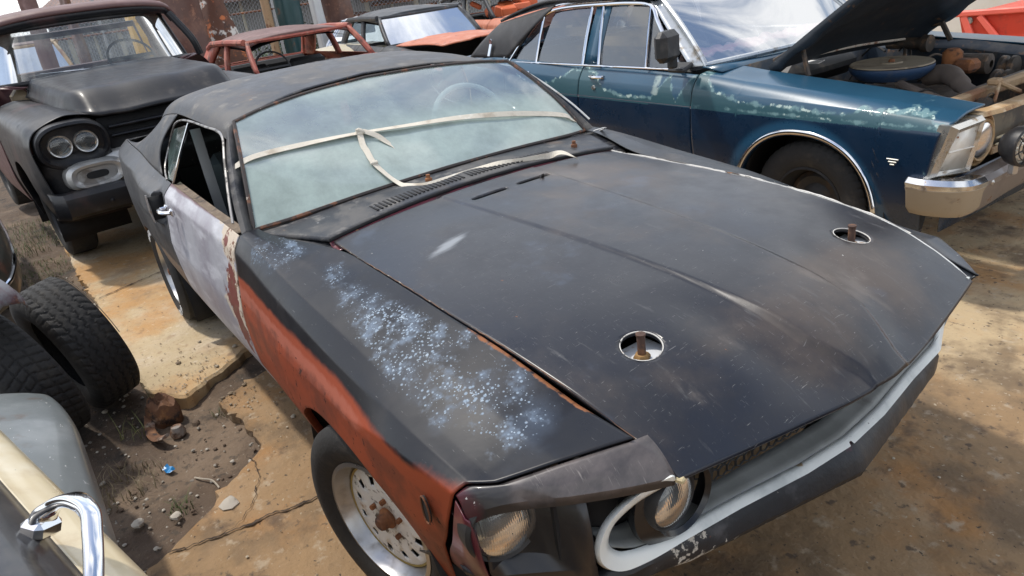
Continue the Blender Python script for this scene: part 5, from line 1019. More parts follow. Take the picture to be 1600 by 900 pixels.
    frame_tube(out_([gp(-.83, -.01), gp(-1.7, -.01), gp(-2.69, -.01)], .018), .006, 'belt_moulding')
    frame_tube(out_(spline([gp(-1.25, 1.09), gp(-1.7, 1.12), gp(-2.1, 1.10), gp(-2.36, 1.0), gp(-2.54, .75), gp(-2.72, .28), gp(-2.80, .0)], 6), .012), .008, 'drip_rail')
    MB().grid(np.array([[gp(-1.61, v), gp(-1.76, v)] for v in np.linspace(0, 1, 6)])+np.array((0, sd*.006, 0)), flip=sd > 0).build('door_pillar', bluep, bl, thick=.02, attrs=dict(top=1., teal=0., halo=0., chalk=0., glow=0.))
    P = [[(-.765*(1-v)-1.20*v+dx*(1-.3*v), sd*(.775*(1-v)+.665*v+dy), .975*(1-v)+1.335*v) for dx, dy in ((.02, -.025), (.006, .0), (-.03, .030), (-.052, .052))] for v in np.linspace(0, 1, 10)]
    MB().grid(np.array(P), flip=sd > 0).build('windscreen_pillar', pm('bright_pillar', (.50, .52, .53), .3, .7, layers=[L((.25, .22, .18), None, 9, .55, .7)]), bl, thick=.006)
    # black vinyl rear pillar
    vin = pm('black_vinyl', (.022, .022, .024), .6, layers=[L((.06, .058, .056), None, 6, .5, .7, rough=.75)], bump=.35, bscale=160)
    tp_ = np.array([(x, sd*.725, z) for x, z in zip(np.linspace(-2.22, -3.0, 14), np.linspace(1.345, 1.235, 14))]); bt_ = np.array([(x, sd*.868, .985) for x in np.linspace(-2.74, -3.34, 14)]); G_ = []
    for v in np.linspace(0, 1, 10): q = tp_*(1-v)+bt_*v; q[:, 1] += sd*.025*math.sin(math.pi*v); G_.append(q)
    rp = MB().grid(np.array(G_), flip=sd > 0).build('rear_pillar', vin, bl, thick=.006)
    MB().box((-2.98, sd*.880, 1.05), (.035, .008, .10), rotm('X', sd*.38), .003).lathe([(.020, 0), (.020, .008), (.001, .008)], c=(-2.97, sd*.862, 1.115), axis='y', sgn=sd, n=16).build('pillar_badge', chrome, rp)
    wheel(bl, (0.02, sd*.775, .315), sd, .33, .20, .19, 'steel', tread='zig'); wheel(bl, (-2.80, sd*.775, .315), sd, .32, .19, .19, 'steel')
# black mirror on the right front door
M = MB().box((-.76, -1.055, 1.128), (.085, .18, .165), rotm('Z', .25), .030); mi = M.build('side_mirror', pm('mirror_black', (.018, .018, .019), .5, layers=[L((.06, .055, .05), None, 14, .5, .7)], bump=.25, bscale=140), bl)
MB().box((-.78, -1.00, 1.03), (.05, .05, .06), None, .01).box((-.79, -.93, .992), (.13, .09, .026), rotm('X', .35), .008).build('mirror_foot', darkpl, mi)
# roof
P = []
for v in np.linspace(-1, 1, 41):
    a = abs(v); P.append([((-1.20-.06*(1-a*a))*(1-u)-3.0*u, v*.725, 1.345+.055*(1-a**2.4)+.02*math.sin(u*math.pi)-.12*max(0, u-.6)**1.5*3.4) for u in np.linspace(0, 1, 24)])
MB().grid(np.array(P), flip=True).build('roof', vin, bl, thick=.02)
ub = np.linspace(-1, 1, 31); BW = np.array([[((-.755+.13*(1-u*u))*(1-v)+(-1.215-.05*(1-u*u))*v, u*(.765*(1-v)+.655*v), (.972+.012*(1-u*u))*(1-v)+(1.338+.045*(1-abs(u)**2.4))*v+.02*4*v*(1-v)) for v in np.linspace(0, 1, 12)] for u in ub])
MB().grid(BW, flip=True).build('windscreen', glass('blue_screen', (.82, .90, .94), (.34, .42, .40), .55, .95, .30, None, .02, .03, .7, .0), bl)
M = MB(); M.tube(np.concatenate([BW[:, 0], BW[-1, 1:], BW[::-1, -1][1:], BW[0, ::-1][1:-1]])+np.array((.004, 0, .006)), .017, 8, closed=True); M.build('windscreen_moulding', MATS['bright_pillar'], bl)
RW = np.array([[((-3.34-.06*(1-u*u))*(1-v)+(-2.95)*v, u*.70, .985*(1-v)+1.25*v) for v in (0, .5, 1)] for u in np.linspace(-1, 1, 9)]); MB().grid(RW).build('rear_window', tg, bl)
MB().grid(np.array([[(x, v*.78, .985-.0*u+.02*(1-v*v)-.06*u) for x, u in ((-3.3, 0), (-3.6, .4), (-3.94, 1))] for v in np.linspace(-1, 1, 9)])).build('trunk_lid', bluep, bl, thick=.01, attrs=dict(top=1., teal=0., halo=0., chalk=0., glow=0.))
MB().grid(np.array([[(-3.95, v*.85, z) for z in (.92, .6, .36)] for v in np.linspace(-1, 1, 5)])).build('tail_panel', bluep, bl, thick=.01, attrs=dict(top=0., teal=0., halo=0., chalk=0., glow=0.))
MB().box((-1.9, 0, .25), (4.0, 1.6, .04)).box((-.86, 0, .62), (.03, 1.5, .64)).box((-3.3, 0, .6), (.03, 1.5, .66)).build('floor_pan', deep, bl)
for y_ in (-.36, .36): MB().box((-1.75, y_, .45), (.55, .6, .2), None, .06).box((-2.05, y_, .78), (.16, .58, .36), rotm('Y', -.25), .06).build('seat', deep, bl)
MB().box((-2.85, 0, .75), (.2, 1.3, .5), None, .06).build('rear_seat', intr, bl)
MB().box((-1.02, 0, .90), (.30, 1.45, .13), None, .04).build('dashboard', intr, bl)
M = MB().tube([(0, .19*math.cos(a), .19*math.sin(a)) for a in np.linspace(0, 2*math.pi, 32, endpoint=False)], .011, 8, closed=True).box((0, 0, 0), (.02, .36, .03)); M.xf(Matrix.Translation((-1.30, -.36, 1.00))@Matrix.Rotation(-.45, 4, 'Y')).build('steering_wheel', darkpl, bl)
P = [[(-.85-.26*u, v*.60-.02, .985+.035*abs(mnoise.noise(Vector((u*4, v*5, 1))))+.03*mnoise.noise(Vector((u*9, v*11, 3)))-.03*(u > .9)) for u in np.linspace(0, 1, 16)] for v in np.linspace(-1, 1, 40)]
pc = MB().grid(np.array(P), flip=True).build('dash_cloth', pm('faded_pink_cloth', (.52, .24, .22), .9, layers=[L((.62, .42, .36), None, 9, .48, .65)], bump=.4, bscale=50), None, thick=.006); pc.location = bl.location; pc.rotation_euler = bl.rotation_euler; tag(pc, 'crumpled faded pink cloth spread over the blue sedan dashboard', 'cloth')
# cowl of the blue car
MB().grid(np.array([[(-.60, v*.80, .955), (-.70, v*.80, .972), (-.745, v*.80, .975)] for v in np.linspace(-1, 1, 9)]), flip=False).build('cowl_panel', bluep, bl, thick=.008, attrs=dict(top=1., teal=0., halo=0., chalk=0., glow=0.))
# open hood
c_, s_ = math.cos(math.radians(33.6)), math.sin(math.radians(33.6)); P = []; Q = []
for v in np.linspace(-1, 1, 25):
    rowp = []; rowq = []
    for u in np.linspace(0, 1, 22):
        ln = 1.30*u; zz = .03*(1-v**4)+.05*u*(1-u)-.05*sm(.86, 1, u); y = v*(.625+.02*u); zo = -.045*(v+1)/2
        rowp.append((-.43+.03*(v+1)+ln*c_-zz*s_, y, .955+zo+ln*s_+zz*c_)); k = .028+.016*(abs(v) > .86)+.016*(u < .08 or u > .9)+.014*(abs(u-.5+abs(v)*.3) < .05); rowq.append((-.43+.03*(v+1)+ln*c_-(zz-k)*s_, y*.985, .955+zo+ln*s_+(zz-k)*c_))
    P.append(rowp); Q.append(rowq)
und = pm('hood_underside', (.014, .020, .028), .6, layers=[L((.05, .045, .04), None, 5, .5, .7, op=.6), L((.12, .07, .04), None, 18, .64, .72)])
hd = MB().grid(np.array(P)).build('open_hood', bluep, bl, attrs=dict(top=1., teal=0., halo=0., chalk=0., glow=0.)); MB().grid(np.array(Q), flip=True).build('hood_inner_frame', und, hd, angle=20)
for v in (0, -1): MB().grid(np.stack([np.array(P)[v], np.array(Q)[v]], 1)).build('hood_edge', und, hd, thick=.003)
MB().grid(np.stack([np.array(P)[:, 0], np.array(Q)[:, 0]], 1)).build('hood_edge', und, hd, thick=.003)
for sd in (-1, 1):
    M = MB(); beam(M, (-.20+.05*(sd+1), sd*.585, .90), (-.26+.05*(sd+1), sd*.575, 1.07-.03*(sd+1)), .018, .03); beam(M, (-.26+.05*(sd+1), sd*.575, 1.06-.03*(sd+1)), (-.44, sd*.57, .97), .018, .03); M.build('hood_hinge', pm('oily_steel', (.06, .05, .042), .6, .3, layers=[L((.16, .10, .06), None, 20, .5, .65)]), bl)
# engine bay
oily = MATS['oily_steel']; dust = pm('dusty_casting', (.13, .105, .085), .85, layers=[L((.06, .05, .045), None, 9, .48, .66), L((.22, .15, .10), None, 18, .55, .7)], bump=.5, bscale=50)
for sd in (-1, 1): MB().grid(np.array([[(x, sd*(w_+.0), z) for w_, z in ((.62, .90-.11*max(0, x)), (.56, .86-.11*max(0, x)), (.52, .60), (.50, .30))] for x in np.linspace(.66, -.78, 12)]), flip=sd < 0).build('inner_fender', pm('bay_paint', (.012, .022, .035), .6, layers=[L((.09, .075, .06), None, 5, .46, .66), L((.16, .09, .05), None, 16, .58, .7)]), bl, thick=.004)
MB().grid(np.array([[(-.60, v*.62, z) for z in (.955, .30)] for v in np.linspace(-1, 1, 5)])).build('firewall', MATS['bay_paint'], bl, thick=.004)
M = MB(); M.box((-.05, 0, .56), (.62, .30, .34), None, .05).box((-.05, -.20, .66), (.55, .15, .10), rotm('X', .6), .03).box((-.05, .20, .66), (.55, .15, .10), rotm('X', -.6), .03).box((.28, 0, .55), (.10, .26, .3), None, .03); M.build('engine_block', dust, bl)
ac = MB().lathe([(.001, .87), (.05, .872), (.055, .866), (.17, .866), (.205, .868), (.21, .862)], c=(-.06, -.07, .022), axis='z', n=56).build('air_cleaner_lid', pm('dusty_lid', (.30, .25, .18), .7, layers=[L((.18, .14, .10), None, 8, .5, .66), L((.36, .30, .21), None, 22, .55, .7)], bump=.1), bl)
MB().lathe([(.210, .858), (.212, .845), (.205, .825), (.165, .79), (.10, .785)], c=(-.06, -.07, .022), axis='z', n=56).build('air_cleaner_pan', pm('engine_blue', (.02, .05, .11), .5, layers=[L((.10, .09, .075), None, 10, .52, .7)]), ac)
M = MB().lathe([(.001, .885), (.012, .885), (.016, .878), (.016, .868)], c=(-.06, -.07, .022), axis='z', n=12); M.build('wing_nut', rustm, ac)
M = MB().box((-.50, -.12, .86), (.20, .62, .15), None, .06); M.build('heater_box', pm('bay_black', (.012, .013, .015), .5, layers=[L((.08, .07, .055), None, 6, .5, .7)]), bl)
M = MB().box((-.385, -.29, .922), (.085, .10, .003), rotm('Z', .3)); lab = M.build('paper_label', pm('white_label', (.75, .73, .70), .6), bl)
MB().tube(spline([(.08, .05, .80), (.20, .02, .82), (.30, -.06, .80), (.38, -.12, .77), (.46, -.14, .755)], 6), [.052]*5+[.05]*5+[.044]*5+[.036]*5+[.034]*5, 14).build('radiator_hose', pm('dusty_hose', (.12, .095, .08), .85, layers=[L((.2, .15, .11), None, 9, .5, .66)]), bl)
MB().tube(spline([(.05, -.17, .80), (.16, -.24, .79), (.30, -.27, .76), (.42, -.30, .74)], 6), .022, 10).build('small_hose', MATS['dusty_hose'], bl)
M = MB().box((.22, .16, .84), (.11, .10, .07), None, .02).lathe([(.05, 0), (.05, .10), (.03, .12), (.001, .12)], c=(.12, .20, .80), axis='z', n=18); M.build('distributor', rustm, bl)
for k, (x_, y_, z_, r_) in enumerate(((.34, .22, .74, .075), (.34, .05, .60, .10), (.30, .36, .80, .06))): MB().lathe([(r_, 0), (r_, .02), (r_*.7, .03), (r_*.7, .04), (r_, .05), (r_, .07), (.001, .075)], c=(x_, y_, z_), axis='x', n=28).build('pulley', oily, bl)
M = MB().lathe([(.055, -.10), (.055, .10), (.02, .11)], c=(.10, .44, .80), axis='x', n=20); M.build('alternator', dust, bl)
M = MB().lathe([(.035, -.12), (.035, .12), (.001, .13)], c=(-.30, .48, .90), axis='x', n=16).lathe([(.05, .10), (.05, .14), (.001, .14)], c=(-.30, .48, .90), axis='x', n=16); M.build('brake_cylinder', oily, bl)
for k in range(12):
    a = np.array((random.uniform(-.45, .35), random.uniform(-.45, .45), random.uniform(.72, .88))); b = a+np.array((random.uniform(-.3, .3), random.uniform(-.25, .25), random.uniform(-.06, .03))); MB().tube(spline([a, (a+b)/2+np.array((0, 0, random.uniform(.0, .07))), b], 6), random.uniform(.004, .010), 6).build('engine_wire', random.choice([rubber, oily, dust]), bl)
MB().tube(spline([(-.42, -.50, .955), (-.36, -.2, .963), (-.33, .1, .955), (-.30, .45, .93)], 8), .007, 6).build('cowl_seal_strip', pm('pale_strip', (.45, .40, .34), .7, layers=[L((.2, .1, .06), None, 12, .5, .6)]), bl)
# radiator support, nose
sup = pm('tan_support', (.33, .22, .12), .75, layers=[L((.20, .09, .04), None, 7, .48, .66), L((.42, .32, .20), None, 12, .55, .7), L((.06, .045, .035), None, 20, .6, .7)], bump=.3)
M = MB(); beam(M, (.52, -.60, .80), (.52, .60, .80), .05, .05, bev=.01); beam(M, (.52, -.62, .80), (.66, -.70, .80), .05, .05, bev=.01); M.build('radiator_support', sup, bl)
M = MB(); M.box((.45, .02, .62), (.06, .66, .36), None, .01); M.build('radiator', oily, bl)
M = MB(); beam(M, (.62, -.36, .78), (.58, -.25, .845), .014, .022); beam(M, (.58, -.25, .845), (.62, -.12, .78), .014, .022); M.box((.56, -.25, .85), (.05, .06, .03), None, .008); M.build('hood_latch', sup, bl)
M = MB().lathe([(.055, -.03), (.06, 0), (.05, .03), (.02, .04), (.001, .04)], c=(.585, -.36, .74), axis='x', n=20); M.tube([(.60, -.36+.05*math.cos(a), .77+.05*math.sin(a)) for a in np.linspace(0, 5, 14)], .003, 5); M.build('horn', oily, bl)
rail = MB(); Pn = lin([(.715, -.70, .806), (.74, -.55, .803), (.75, 0, .80), (.74, .55, .803), (.715, .70, .806)], 6)
rail.grid(np.stack([Pn+np.array((-.055, 0, .002)), Pn, Pn+np.array((.010, 0, -.018)), Pn+np.array((-.03, 0, -.022))], 1), flip=True); rail.build('upper_rail', pm('bare_upper_rail', (.42, .27, .13), .7, layers=[L((.52, .40, .26), None, 9, .48, .64), L((.25, .12, .05), None, 12, .52, .66)], bump=.2), bl, thick=.004)
MB().grid(np.array([[(.665, v*.72, z) for z in (.79, .68, .56)] for v in np.linspace(-1, 1, 7)])).build('grille_backing', pm('dusty_tan_back', (.17, .145, .105), .8, layers=[L((.08, .07, .06), None, 5, .5, .66), L((.26, .2, .13), None, 18, .56, .7)]), bl, thick=.004)
for zz in (.655, .625): M = MB(); beam(M, (.712, -.50, zz), (.722, .50, zz), .012, .012); M.build('grille_bar', pm('tan_bar', (.36, .30, .19), .5, .4), bl)
M = MB(); beam(M, (.70, -.52, .60), (.71, .52, .60), .03, .035); M.build('lower_rail', sup, bl)
for sd in (-1, 1):
    # chrome surround: outer frame + inner frame + white lamp + headlamp
    out4 = np.array([(.722, sd*.910, .800), (.735, sd*.700, .803), (.715, sd*.735, .555), (.655, sd*.918, .565)]); inn4 = np.array([(.735, sd*.872, .765), (.745, sd*.725, .770), (.722, sd*.755, .585), (.672, sd*.880, .592)]); c4 = np.vstack([out4, inn4])
    md = (out4*.55+inn4*.45)+np.array((.018, 0, 0)); G_ = np.stack([np.vstack([out4, out4[:1]])+np.array((-.05, 0, 0)), np.vstack([out4, out4[:1]]), np.vstack([md, md[:1]]), np.vstack([inn4, inn4[:1]])+np.array((.0, 0, 0)), np.vstack([inn4, inn4[:1]])+np.array((-.03, 0, 0))], 1)
    su = MB().grid(G_, flip=sd < 0).build('lamp_surround', pm('aged_chrome_frame', (.60, .58, .53), .25, .85, layers=[L((.30, .22, .13), None, 14, .52, .68, rough=.6, metal=.2)]), bl, smooth=False)
    ln4 = inn4+np.array((-.008, 0, 0)); pl = MB().grid(np.array([[ln4[0], ln4[1]], [(ln4[0]+ln4[3])/2+(.006, 0, 0), (ln4[1]+ln4[2])/2+(.006, 0, 0)], [ln4[3], ln4[2]]]), flip=sd < 0).build('indicator_lens', pm('milky_lens', (.80, .77, .70), .35, layers=[L((.46, .34, .20), None, 5, .50, .72, op=.8), L((.25, .12, .05), None, 16, .62, .70)], coat=.4), su, thick=.004)
    m_ = (ln4[0]+ln4[3])/2; n_ = (ln4[1]+ln4[2])/2; M = MB(); M.tube([m_+(.012, 0, 0), n_+(.012, 0, 0)], .004, 6); M.build('lens_rib', MATS['milky_lens'], pl)
    for q in (ln4[0]*.88+ln4[2]*.12, ln4[1]*.88+ln4[3]*.12, ln4[3]*.88+ln4[1]*.12): MB().lathe([(.005, 0), (.004, .004), (.001, .004)], c=q, axis='x', n=8).build('lens_screw', rustm, pl)
    hl = headlamp(bl, (.705, sd*.615, .672), .083, (1, -sd*0, 0), ringw=.012, ringmat=MATS['bare_upper_rail'])
    MB().lathe([(.10, -.03), (.118, 0), (.108, .004), (.098, -.02)], c=(.70, sd*.612, .675), axis='x', n=40).build('headlight_bezel', MATS['bare_upper_rail'], hl)
    # fender badge
for k in range(3): MB().box((.50, -.935, .636-.012*k), (.055-.017*k, .006, .006), None, .001).build('fender_badge', pm('worn_badge', (.55, .55, .50), .4, .5), bl)
M = MB().lathe([(.030, .875), (.030, .884), (.012, .892), (.001, .893)], c=(-.42, -.74, .027), axis='z', n=14); M.build('aerial_base', dullchrome, bl)
# bumper
bp = spline([(.575, -.952, 0), (.66, -.955, 0), (.775, -.91, 0), (.825, -.82, 0), (.835, -.5, 0), (.85, 0, 0), (.835, .5, 0), (.825, .82, 0), (.775, .91, 0), (.66, .955, 0), (.575, .952, 0)], 8)
cenb = np.array((.2, 0, 0)); rows_ = []
for dx, z in ((-.085, .560), (-.015, .566), (.0, .548), (-.004, .530), (-.014, .505), (-.024, .43), (-.050, .398), (-.085, .392)):
    q = bp.copy()
    for i in range(len(q)):
        t = bp[min(i+1, len(bp)-1)]-bp[max(i-1, 0)]; n_ = np.cross(t, (0, 0, 1.)); n_ /= np.linalg.norm(n_); n_ = n_ if n_@(bp[i]-cenb) > 0 else -n_; q[i] = bp[i]+n_*dx; a = abs(bp[i][1]); q[i][2] = z+.02*sm(.8, .3, a)*(1 if z > .5 else 1.6)
    rows_.append(q)
bmp = MB().grid(np.array(rows_).transpose(1, 0, 2), flip=False).build('bumper', pm('peeling_chrome', (.62, .63, .64), .16, .95, layers=[L((.34, .28, .20), 'low', 5, .45, .62, amt=.5, rough=.6, metal=.15, detail=8), L((.24, .19, .14), None, 9, .56, .68, rough=.6, metal=.1), L((.20, .17, .16), 'mid', 7, .45, .7, amt=.9, rough=.45, metal=.5, op=.8), L((.18, .09, .04), None, 24, .62, .69, rough=.8, metal=0)], bump=.06, bscale=20), bl, thick=.004, attrs=dict(low=lambda x, y, z: sm(.540, .520, z), mid=lambda x, y, z: sm(.80, .76, abs(y))))
for y_ in (-.74, -.40, .40, .74): MB().lathe([(.012, .0), (.012, .006), (.001, .012)], c=(.828, y_, .535), axis='x', n=12).build('bumper_bolt', dullchrome, bmp)
MB().grid(np.array([[(.70, v*.88, z) for z in (.55, .40, .32)] for v in np.linspace(-1, 1, 7)])).build('front_apron', bluep, bl, thick=.004, attrs=dict(top=0., teal=0., halo=0., chalk=0., glow=0.))
# spot lamp standing on the bumper
sp = thing('spot_lamp', 'round black driving lamp with stone guard mounted on the blue sedan bumper', 'lamp', (-.494+.88*math.cos(math.radians(-2.76))+.655*math.sin(math.radians(-2.76)), 2.739+.88*math.sin(math.radians(-2.76))-.655*math.cos(math.radians(-2.76)), .675), math.radians(-12))
MB().lathe([(.001, -.07), (.05, -.065), (.078, -.03), (.084, .0), (.084, .022), (.074, .026), (.068, .010)], axis='x', n=44).build('lamp_shell', pm('lamp_black', (.016, .016, .018), .4, layers=[L((.07, .06, .05), None, 14, .52, .7)]), sp)
MB().lathe([(.070, .006), (.05, .014), (.02, .018), (.001, .019)], axis='x', n=36).build('lamp_lens', pm('spot_lens', (.62, .60, .52), .12, .5, bump=.4, bscale=40, kindb='wave'), sp)
M = MB()
for a in range(6): t = a*math.pi/3+.3; M.tube([(.026, .03*math.cos(t), .03*math.sin(t)), (.024, .074*math.cos(t), .074*math.sin(t))], .0028, 5)
M.tube([(.027, .030*math.cos(a), .030*math.sin(a)) for a in np.linspace(0, 2*math.pi, 20, endpoint=False)], .0028, 5, closed=True).tube([(.027, .055*math.cos(a), .055*math.sin(a)) for a in np.linspace(0, 2*math.pi, 24, endpoint=False)], .0022, 5, closed=True); M.build('stone_guard', darkpl, sp)
MB().box((-.02, 0, -.095), (.03, .03, .06), None, .005).build('lamp_bracket', dullchrome, sp)
# ================================================================== BLACK PICKUP
tk = thing('pickup_truck', 'satin black and maroon vintage pickup with paired headlights and painted bumper', 'pickup truck', (-5.06, -.436, 0), math.radians(5.93), .956)
TX = [.84, .66, .30, 0, -.35, -.78]
tB = Body(TX, [([.50, .52, .54, .55, .56, .60], [1.135, 1.15, 1.165, 1.175, 1.185, 1.20]), ([.70, .72, .74, .75, .76, .78], [1.165, 1.185, 1.20, 1.205, 1.21, 1.22]), ([.90, .93, .94, .95, .95, .95], [1.10, 1.12, 1.13, 1.14, 1.15, 1.16]),
               ([.965, .985, .985, .985, .98, .97], [1.00, 1.00, 1.00, 1.0, 1.0, 1.0]), ([.955, .985, .99, .99, .985, .97], [.80]*6), ([.92, .965, .98, .98, .975, .96], [.60]*6), ([.86, .90, .93, .93, .92, .90], [.46, .42, .36, .32, .30, .30])], .25)
tblk = pm('truck_black', (.010, .0105, .013), .46, spec=.28, layers=[L((.032, .028, .027), None, 3, .5, .7, rough=.5), L((.06, .055, .052), None, 6, .58, .72, rough=.6, op=.5), L((.07, .032, .030), None, 1.7, .58, .70, rough=.5, op=.6), L((.17, .10, .06), None, 22, .70, .74)], bump=.03, coat=.15)
tmar = pm('truck_maroon', (.085, .030, .032), .45, layers=[L((.14, .065, .06), None, 3, .48, .66), L((.045, .02, .022), None, 5, .54, .7)], coat=.1)
TA = (0, .33, .47, .50, 2.3)
for sd in (-1, 1):
    fd = panel('fender', tB, sd, -.78, .84, 0, 6, tblk, tk, nx=90, ns=60, arches=[TA], lip=.05)
    # headlight pod
    py, pz = sd*.705, .968; oval = lambda a, ky, kz, x: (x+.02*math.sin(a), py+sd*0+ky*np.sign(math.cos(a))*abs(math.cos(a))**.75, pz+kz*np.sign(math.sin(a))*abs(math.sin(a))**.8)
    A_ = np.linspace(0, 2*math.pi, 48, endpoint=False)
    G_ = np.array([[oval(a, .245, .175, .78), oval(a, .235, .160, .885+.02*math.sin(a)), oval(a, .218, .142, .895+.02*math.sin(a)), oval(a, .200, .124, .855), oval(a, .11, .06, .845), oval(a, .001, .001, .845)] for a in A_])
    pod = MB().grid(G_, closed_u=True, flip=True).build('headlight_pod', tblk, fd, angle=50)
    for yo in (.085, -.085): headlamp(pod, (.862, py+yo, pz+.004), .070, (1, 0, 0), ringw=.010, ringmat=dullchrome)
    # lower front of the fender
    P = [[(.84-.02*v-.10*t**3, sd*(.955*(1-.0)-.48*(1-t)), 1.0-.58*v) for v in np.linspace(.15, 1, 6)] for t in np.linspace(0, 1, 10)]
    MB().grid(np.array(P), flip=sd < 0).build('front_corner', tblk, fd, thick=.004)
    MB().grid(np.array([[(TA[0]+.49*math.cos(a), sd*wy, TA[1]+.52*math.sin(a)) for wy in (.95, .75, .45)] for a in np.linspace(-.2, math.pi+.2, 26)])).build('wheel_well', deep, tk, thick=.004)
    wheel(tk, (0, sd*.80, .375), sd, .375, .22, .21, 'steel'); wheel(tk, (-2.9, sd*.80, .375), sd, .375, .22, .21, 'steel')
    # grille park lamp housing
    A2 = np.linspace(0, 2*math.pi, 40, endpoint=False); py2, pz2 = sd*.630, .735
    ov = lambda a, ky, kz, x: (x, py2+ky*np.sign(math.cos(a))*abs(math.cos(a))**.6, pz2+kz*np.sign(math.sin(a))*abs(math.sin(a))**.75)
    G_ = np.array([[ov(a, .215, .105, .82), ov(a, .205, .098, .90), ov(a, .175, .080, .925), ov(a, .150, .062, .92), ov(a, .135, .052, .905), ov(a, .001, .001, .90)] for a in A2])
    gp_ = MB().grid(G_, closed_u=True, flip=True).build('parking_lamp_housing', pm('dull_silver', (.44, .44, .43), .38, .6, layers=[L((.25, .23, .21), None, 8, .5, .66), L((.6, .6, .58), None, 5, .55, .7)]), tk)
    MB().poly([ov(a, .075, .026, .903) for a in A2], (.004, 0, 0)).build('lamp_hole', deep, gp_)
    # cab side
    cX = [-.78, -1.3, -1.98]; cB = Body(cX, [([.88, .90, .90], [1.34, 1.34, 1.34]), ([.955, .965, .965], [1.24, 1.24, 1.24]), ([.975, .98, .98], [1.0, 1.0, 1.0]), ([.975, .98, .98], [.6, .6, .6]), ([.93, .93, .93], [.38, .38, .38])], .3)
    panel('door', cB, sd, -1.85, -.79, 0, 4, tmar, tk, nx=30, ns=30); panel('cab_corner', cB, sd, -2.0, -1.86, 0, 4, tmar, tk, nx=8, ns=30)
    M = MB(); M.tube(spline([(-.80, sd*.90, 1.34), (-.80, sd*.86, 1.50), (-.93, sd*.76, 1.74)], 6), .035, 8); M.build('windscreen_pillar', tblk, tk)
    M = MB(); M.tube([(-1.95, sd*.90, 1.34), (-1.90, sd*.76, 1.76)], .06, 8); M.build('cab_pillar', tmar, tk)
    MB().box((-3.1, sd*.85, .82), (2.1, .06, .46), None, .03).build('bed_side', tmar, tk)
# hood with raised outer humps
P = []
for v in np.linspace(-1, 1, 61):
    a = abs(v); row = []
    for u in np.linspace(0, 1, 40):
        x = -.78*(1-u)+(.90-.05*a**2-.22*sm(.78, 1, a))*u; yw = v*(.66*(1-u)+.63*u); cz = 1.345*(1-u)+1.255*u; z = cz-.0+.02*(1-a*a)
        z += .010*np.exp(-((a-.72)/.2)**2)*sm(.1, .8, u); z -= .12*sm(.88, 1.0, a)+.006*np.exp(-((a-.42)/.2)**2)*sm(.2, .9, u)
        z -= .165*sm(.80, 1.02, u)**1.2*(1-.35*sm(.7, 1, a)); x += .02*math.sin(u*math.pi)
        row.append((x, yw, z))
    P.append(row)
MB().grid(np.array(P)).build('hood', tblk, tk, thick=.02)
gb = MB(); gb.grid(np.array([[(.80, v*.50, z) for z in (1.10, .60, .50)] for v in np.linspace(-1, 1, 5)])); gb.build('grille_backing', deep, tk, thick=.01)
for zz, th in ((1.03, .028), (.965, .022)): M = MB(); M.tube([(.83, -.44, zz), (.87, 0, zz), (.83, .44, zz)], th, 10, flat=.5); M.build('grille_bar', tblk, tk)
P = [[(.82+.06*(1-(abs(y)/.5)**2)*.6+.035*math.sin(t*math.pi), y, .90-(.15+.10*sm(.25, .45, abs(y)))*t-.03*sm(.2, .46, abs(y))*(1-t)) for t in np.linspace(0, 1, 7)] for y in np.linspace(-.58, .58, 35)]
gbar = MB().grid(np.array(P)).build('grille_crossbar', MATS['dull_silver'], tk, thick=.006)
for y_ in (-.30, -.18, -.06, .06, .18, .30):
    for z_ in (.872, .815): MB().box((.905, y_, z_), (.02, .085, .022), None, .006).build('grille_slot', deep, gbar)
# cowl, windscreen, cab roof
MB().grid(np.array([[(-.77, v*.66, 1.335-.02*v*v), (-.86, v*.80, 1.345), (-.93, v*.88, 1.345)] for v in np.linspace(-1, 1, 13)]), flip=False).build('cowl_panel', tmar, tk, thick=.008)
for sd in (-1, 1): MB().grid(np.array([[(-.78, sd*w_, z_) for w_, z_ in ((.60, 1.20), (.66, 1.30), (.88, 1.34))], [(-1.0, sd*w_, z_) for w_, z_ in ((.60, 1.20), (.66, 1.33), (.9, 1.345))]]), flip=sd < 0).build('cowl_side', tmar, tk, thick=.004)
WS = []
for v in np.linspace(0, 1, 12):
    row = []
    for u in np.linspace(-1, 1, 41):
        a = abs(u); yb_ = .83*u if a < .86 else math.copysign(.714+(a-.86)*.75, u); xb_ = -.72-.085*a**2-.55*max(0, a-.72)**1.25*1.6; row.append((xb_-.17*v, yb_*(1-.12*v), 1.350+.432*v-.012*a))
    WS.append(row)
WS = np.array(WS).transpose(1, 0, 2)
MB().grid(WS, flip=True).build('windscreen', glass('truck_screen', (.80, .84, .85), (.52, .52, .47), .35, .80, .55, None, .02, .08), tk)
M = MB(); M.tube(np.concatenate([WS[:, 0], WS[-1, 1:], WS[::-1, -1][1:], WS[0, ::-1][1:-1]]), .022, 8, closed=True); M.build('windscreen_seal', tblk, tk)
P = []
for v in np.linspace(-1, 1, 41):
    a = abs(v); P.append([((-.84-.10*a**2.5)*(1-u)-1.98*u, v*(.80), 1.80+.075*(1-a**3)+.035*math.sin(u*math.pi)-.055*sm(.9, 1, u)-.075*sm(.93, 1, a)-.03*sm(.06, 0, u)) for u in np.linspace(0, 1, 26)])
rf = MB().grid(np.array(P), flip=True).build('cab_roof', pm('roof_maroon', (.12, .060, .055), .6, layers=[L((.20, .12, .11), None, 3, .48, .68), L((.07, .035, .035), None, 6, .54, .7)], bump=.05), tk, thick=.03)
P = [[((-.84-.10*abs(v)**2.5)+dx, v*(.79+dy), 1.80+.06*(1-abs(v)**3)+dz-.07*sm(.93, 1, abs(v))) for dx, dy, dz in ((.002, 0, -.012), (-.03, -.02, -.065))] for v in np.linspace(-1, 1, 31)]
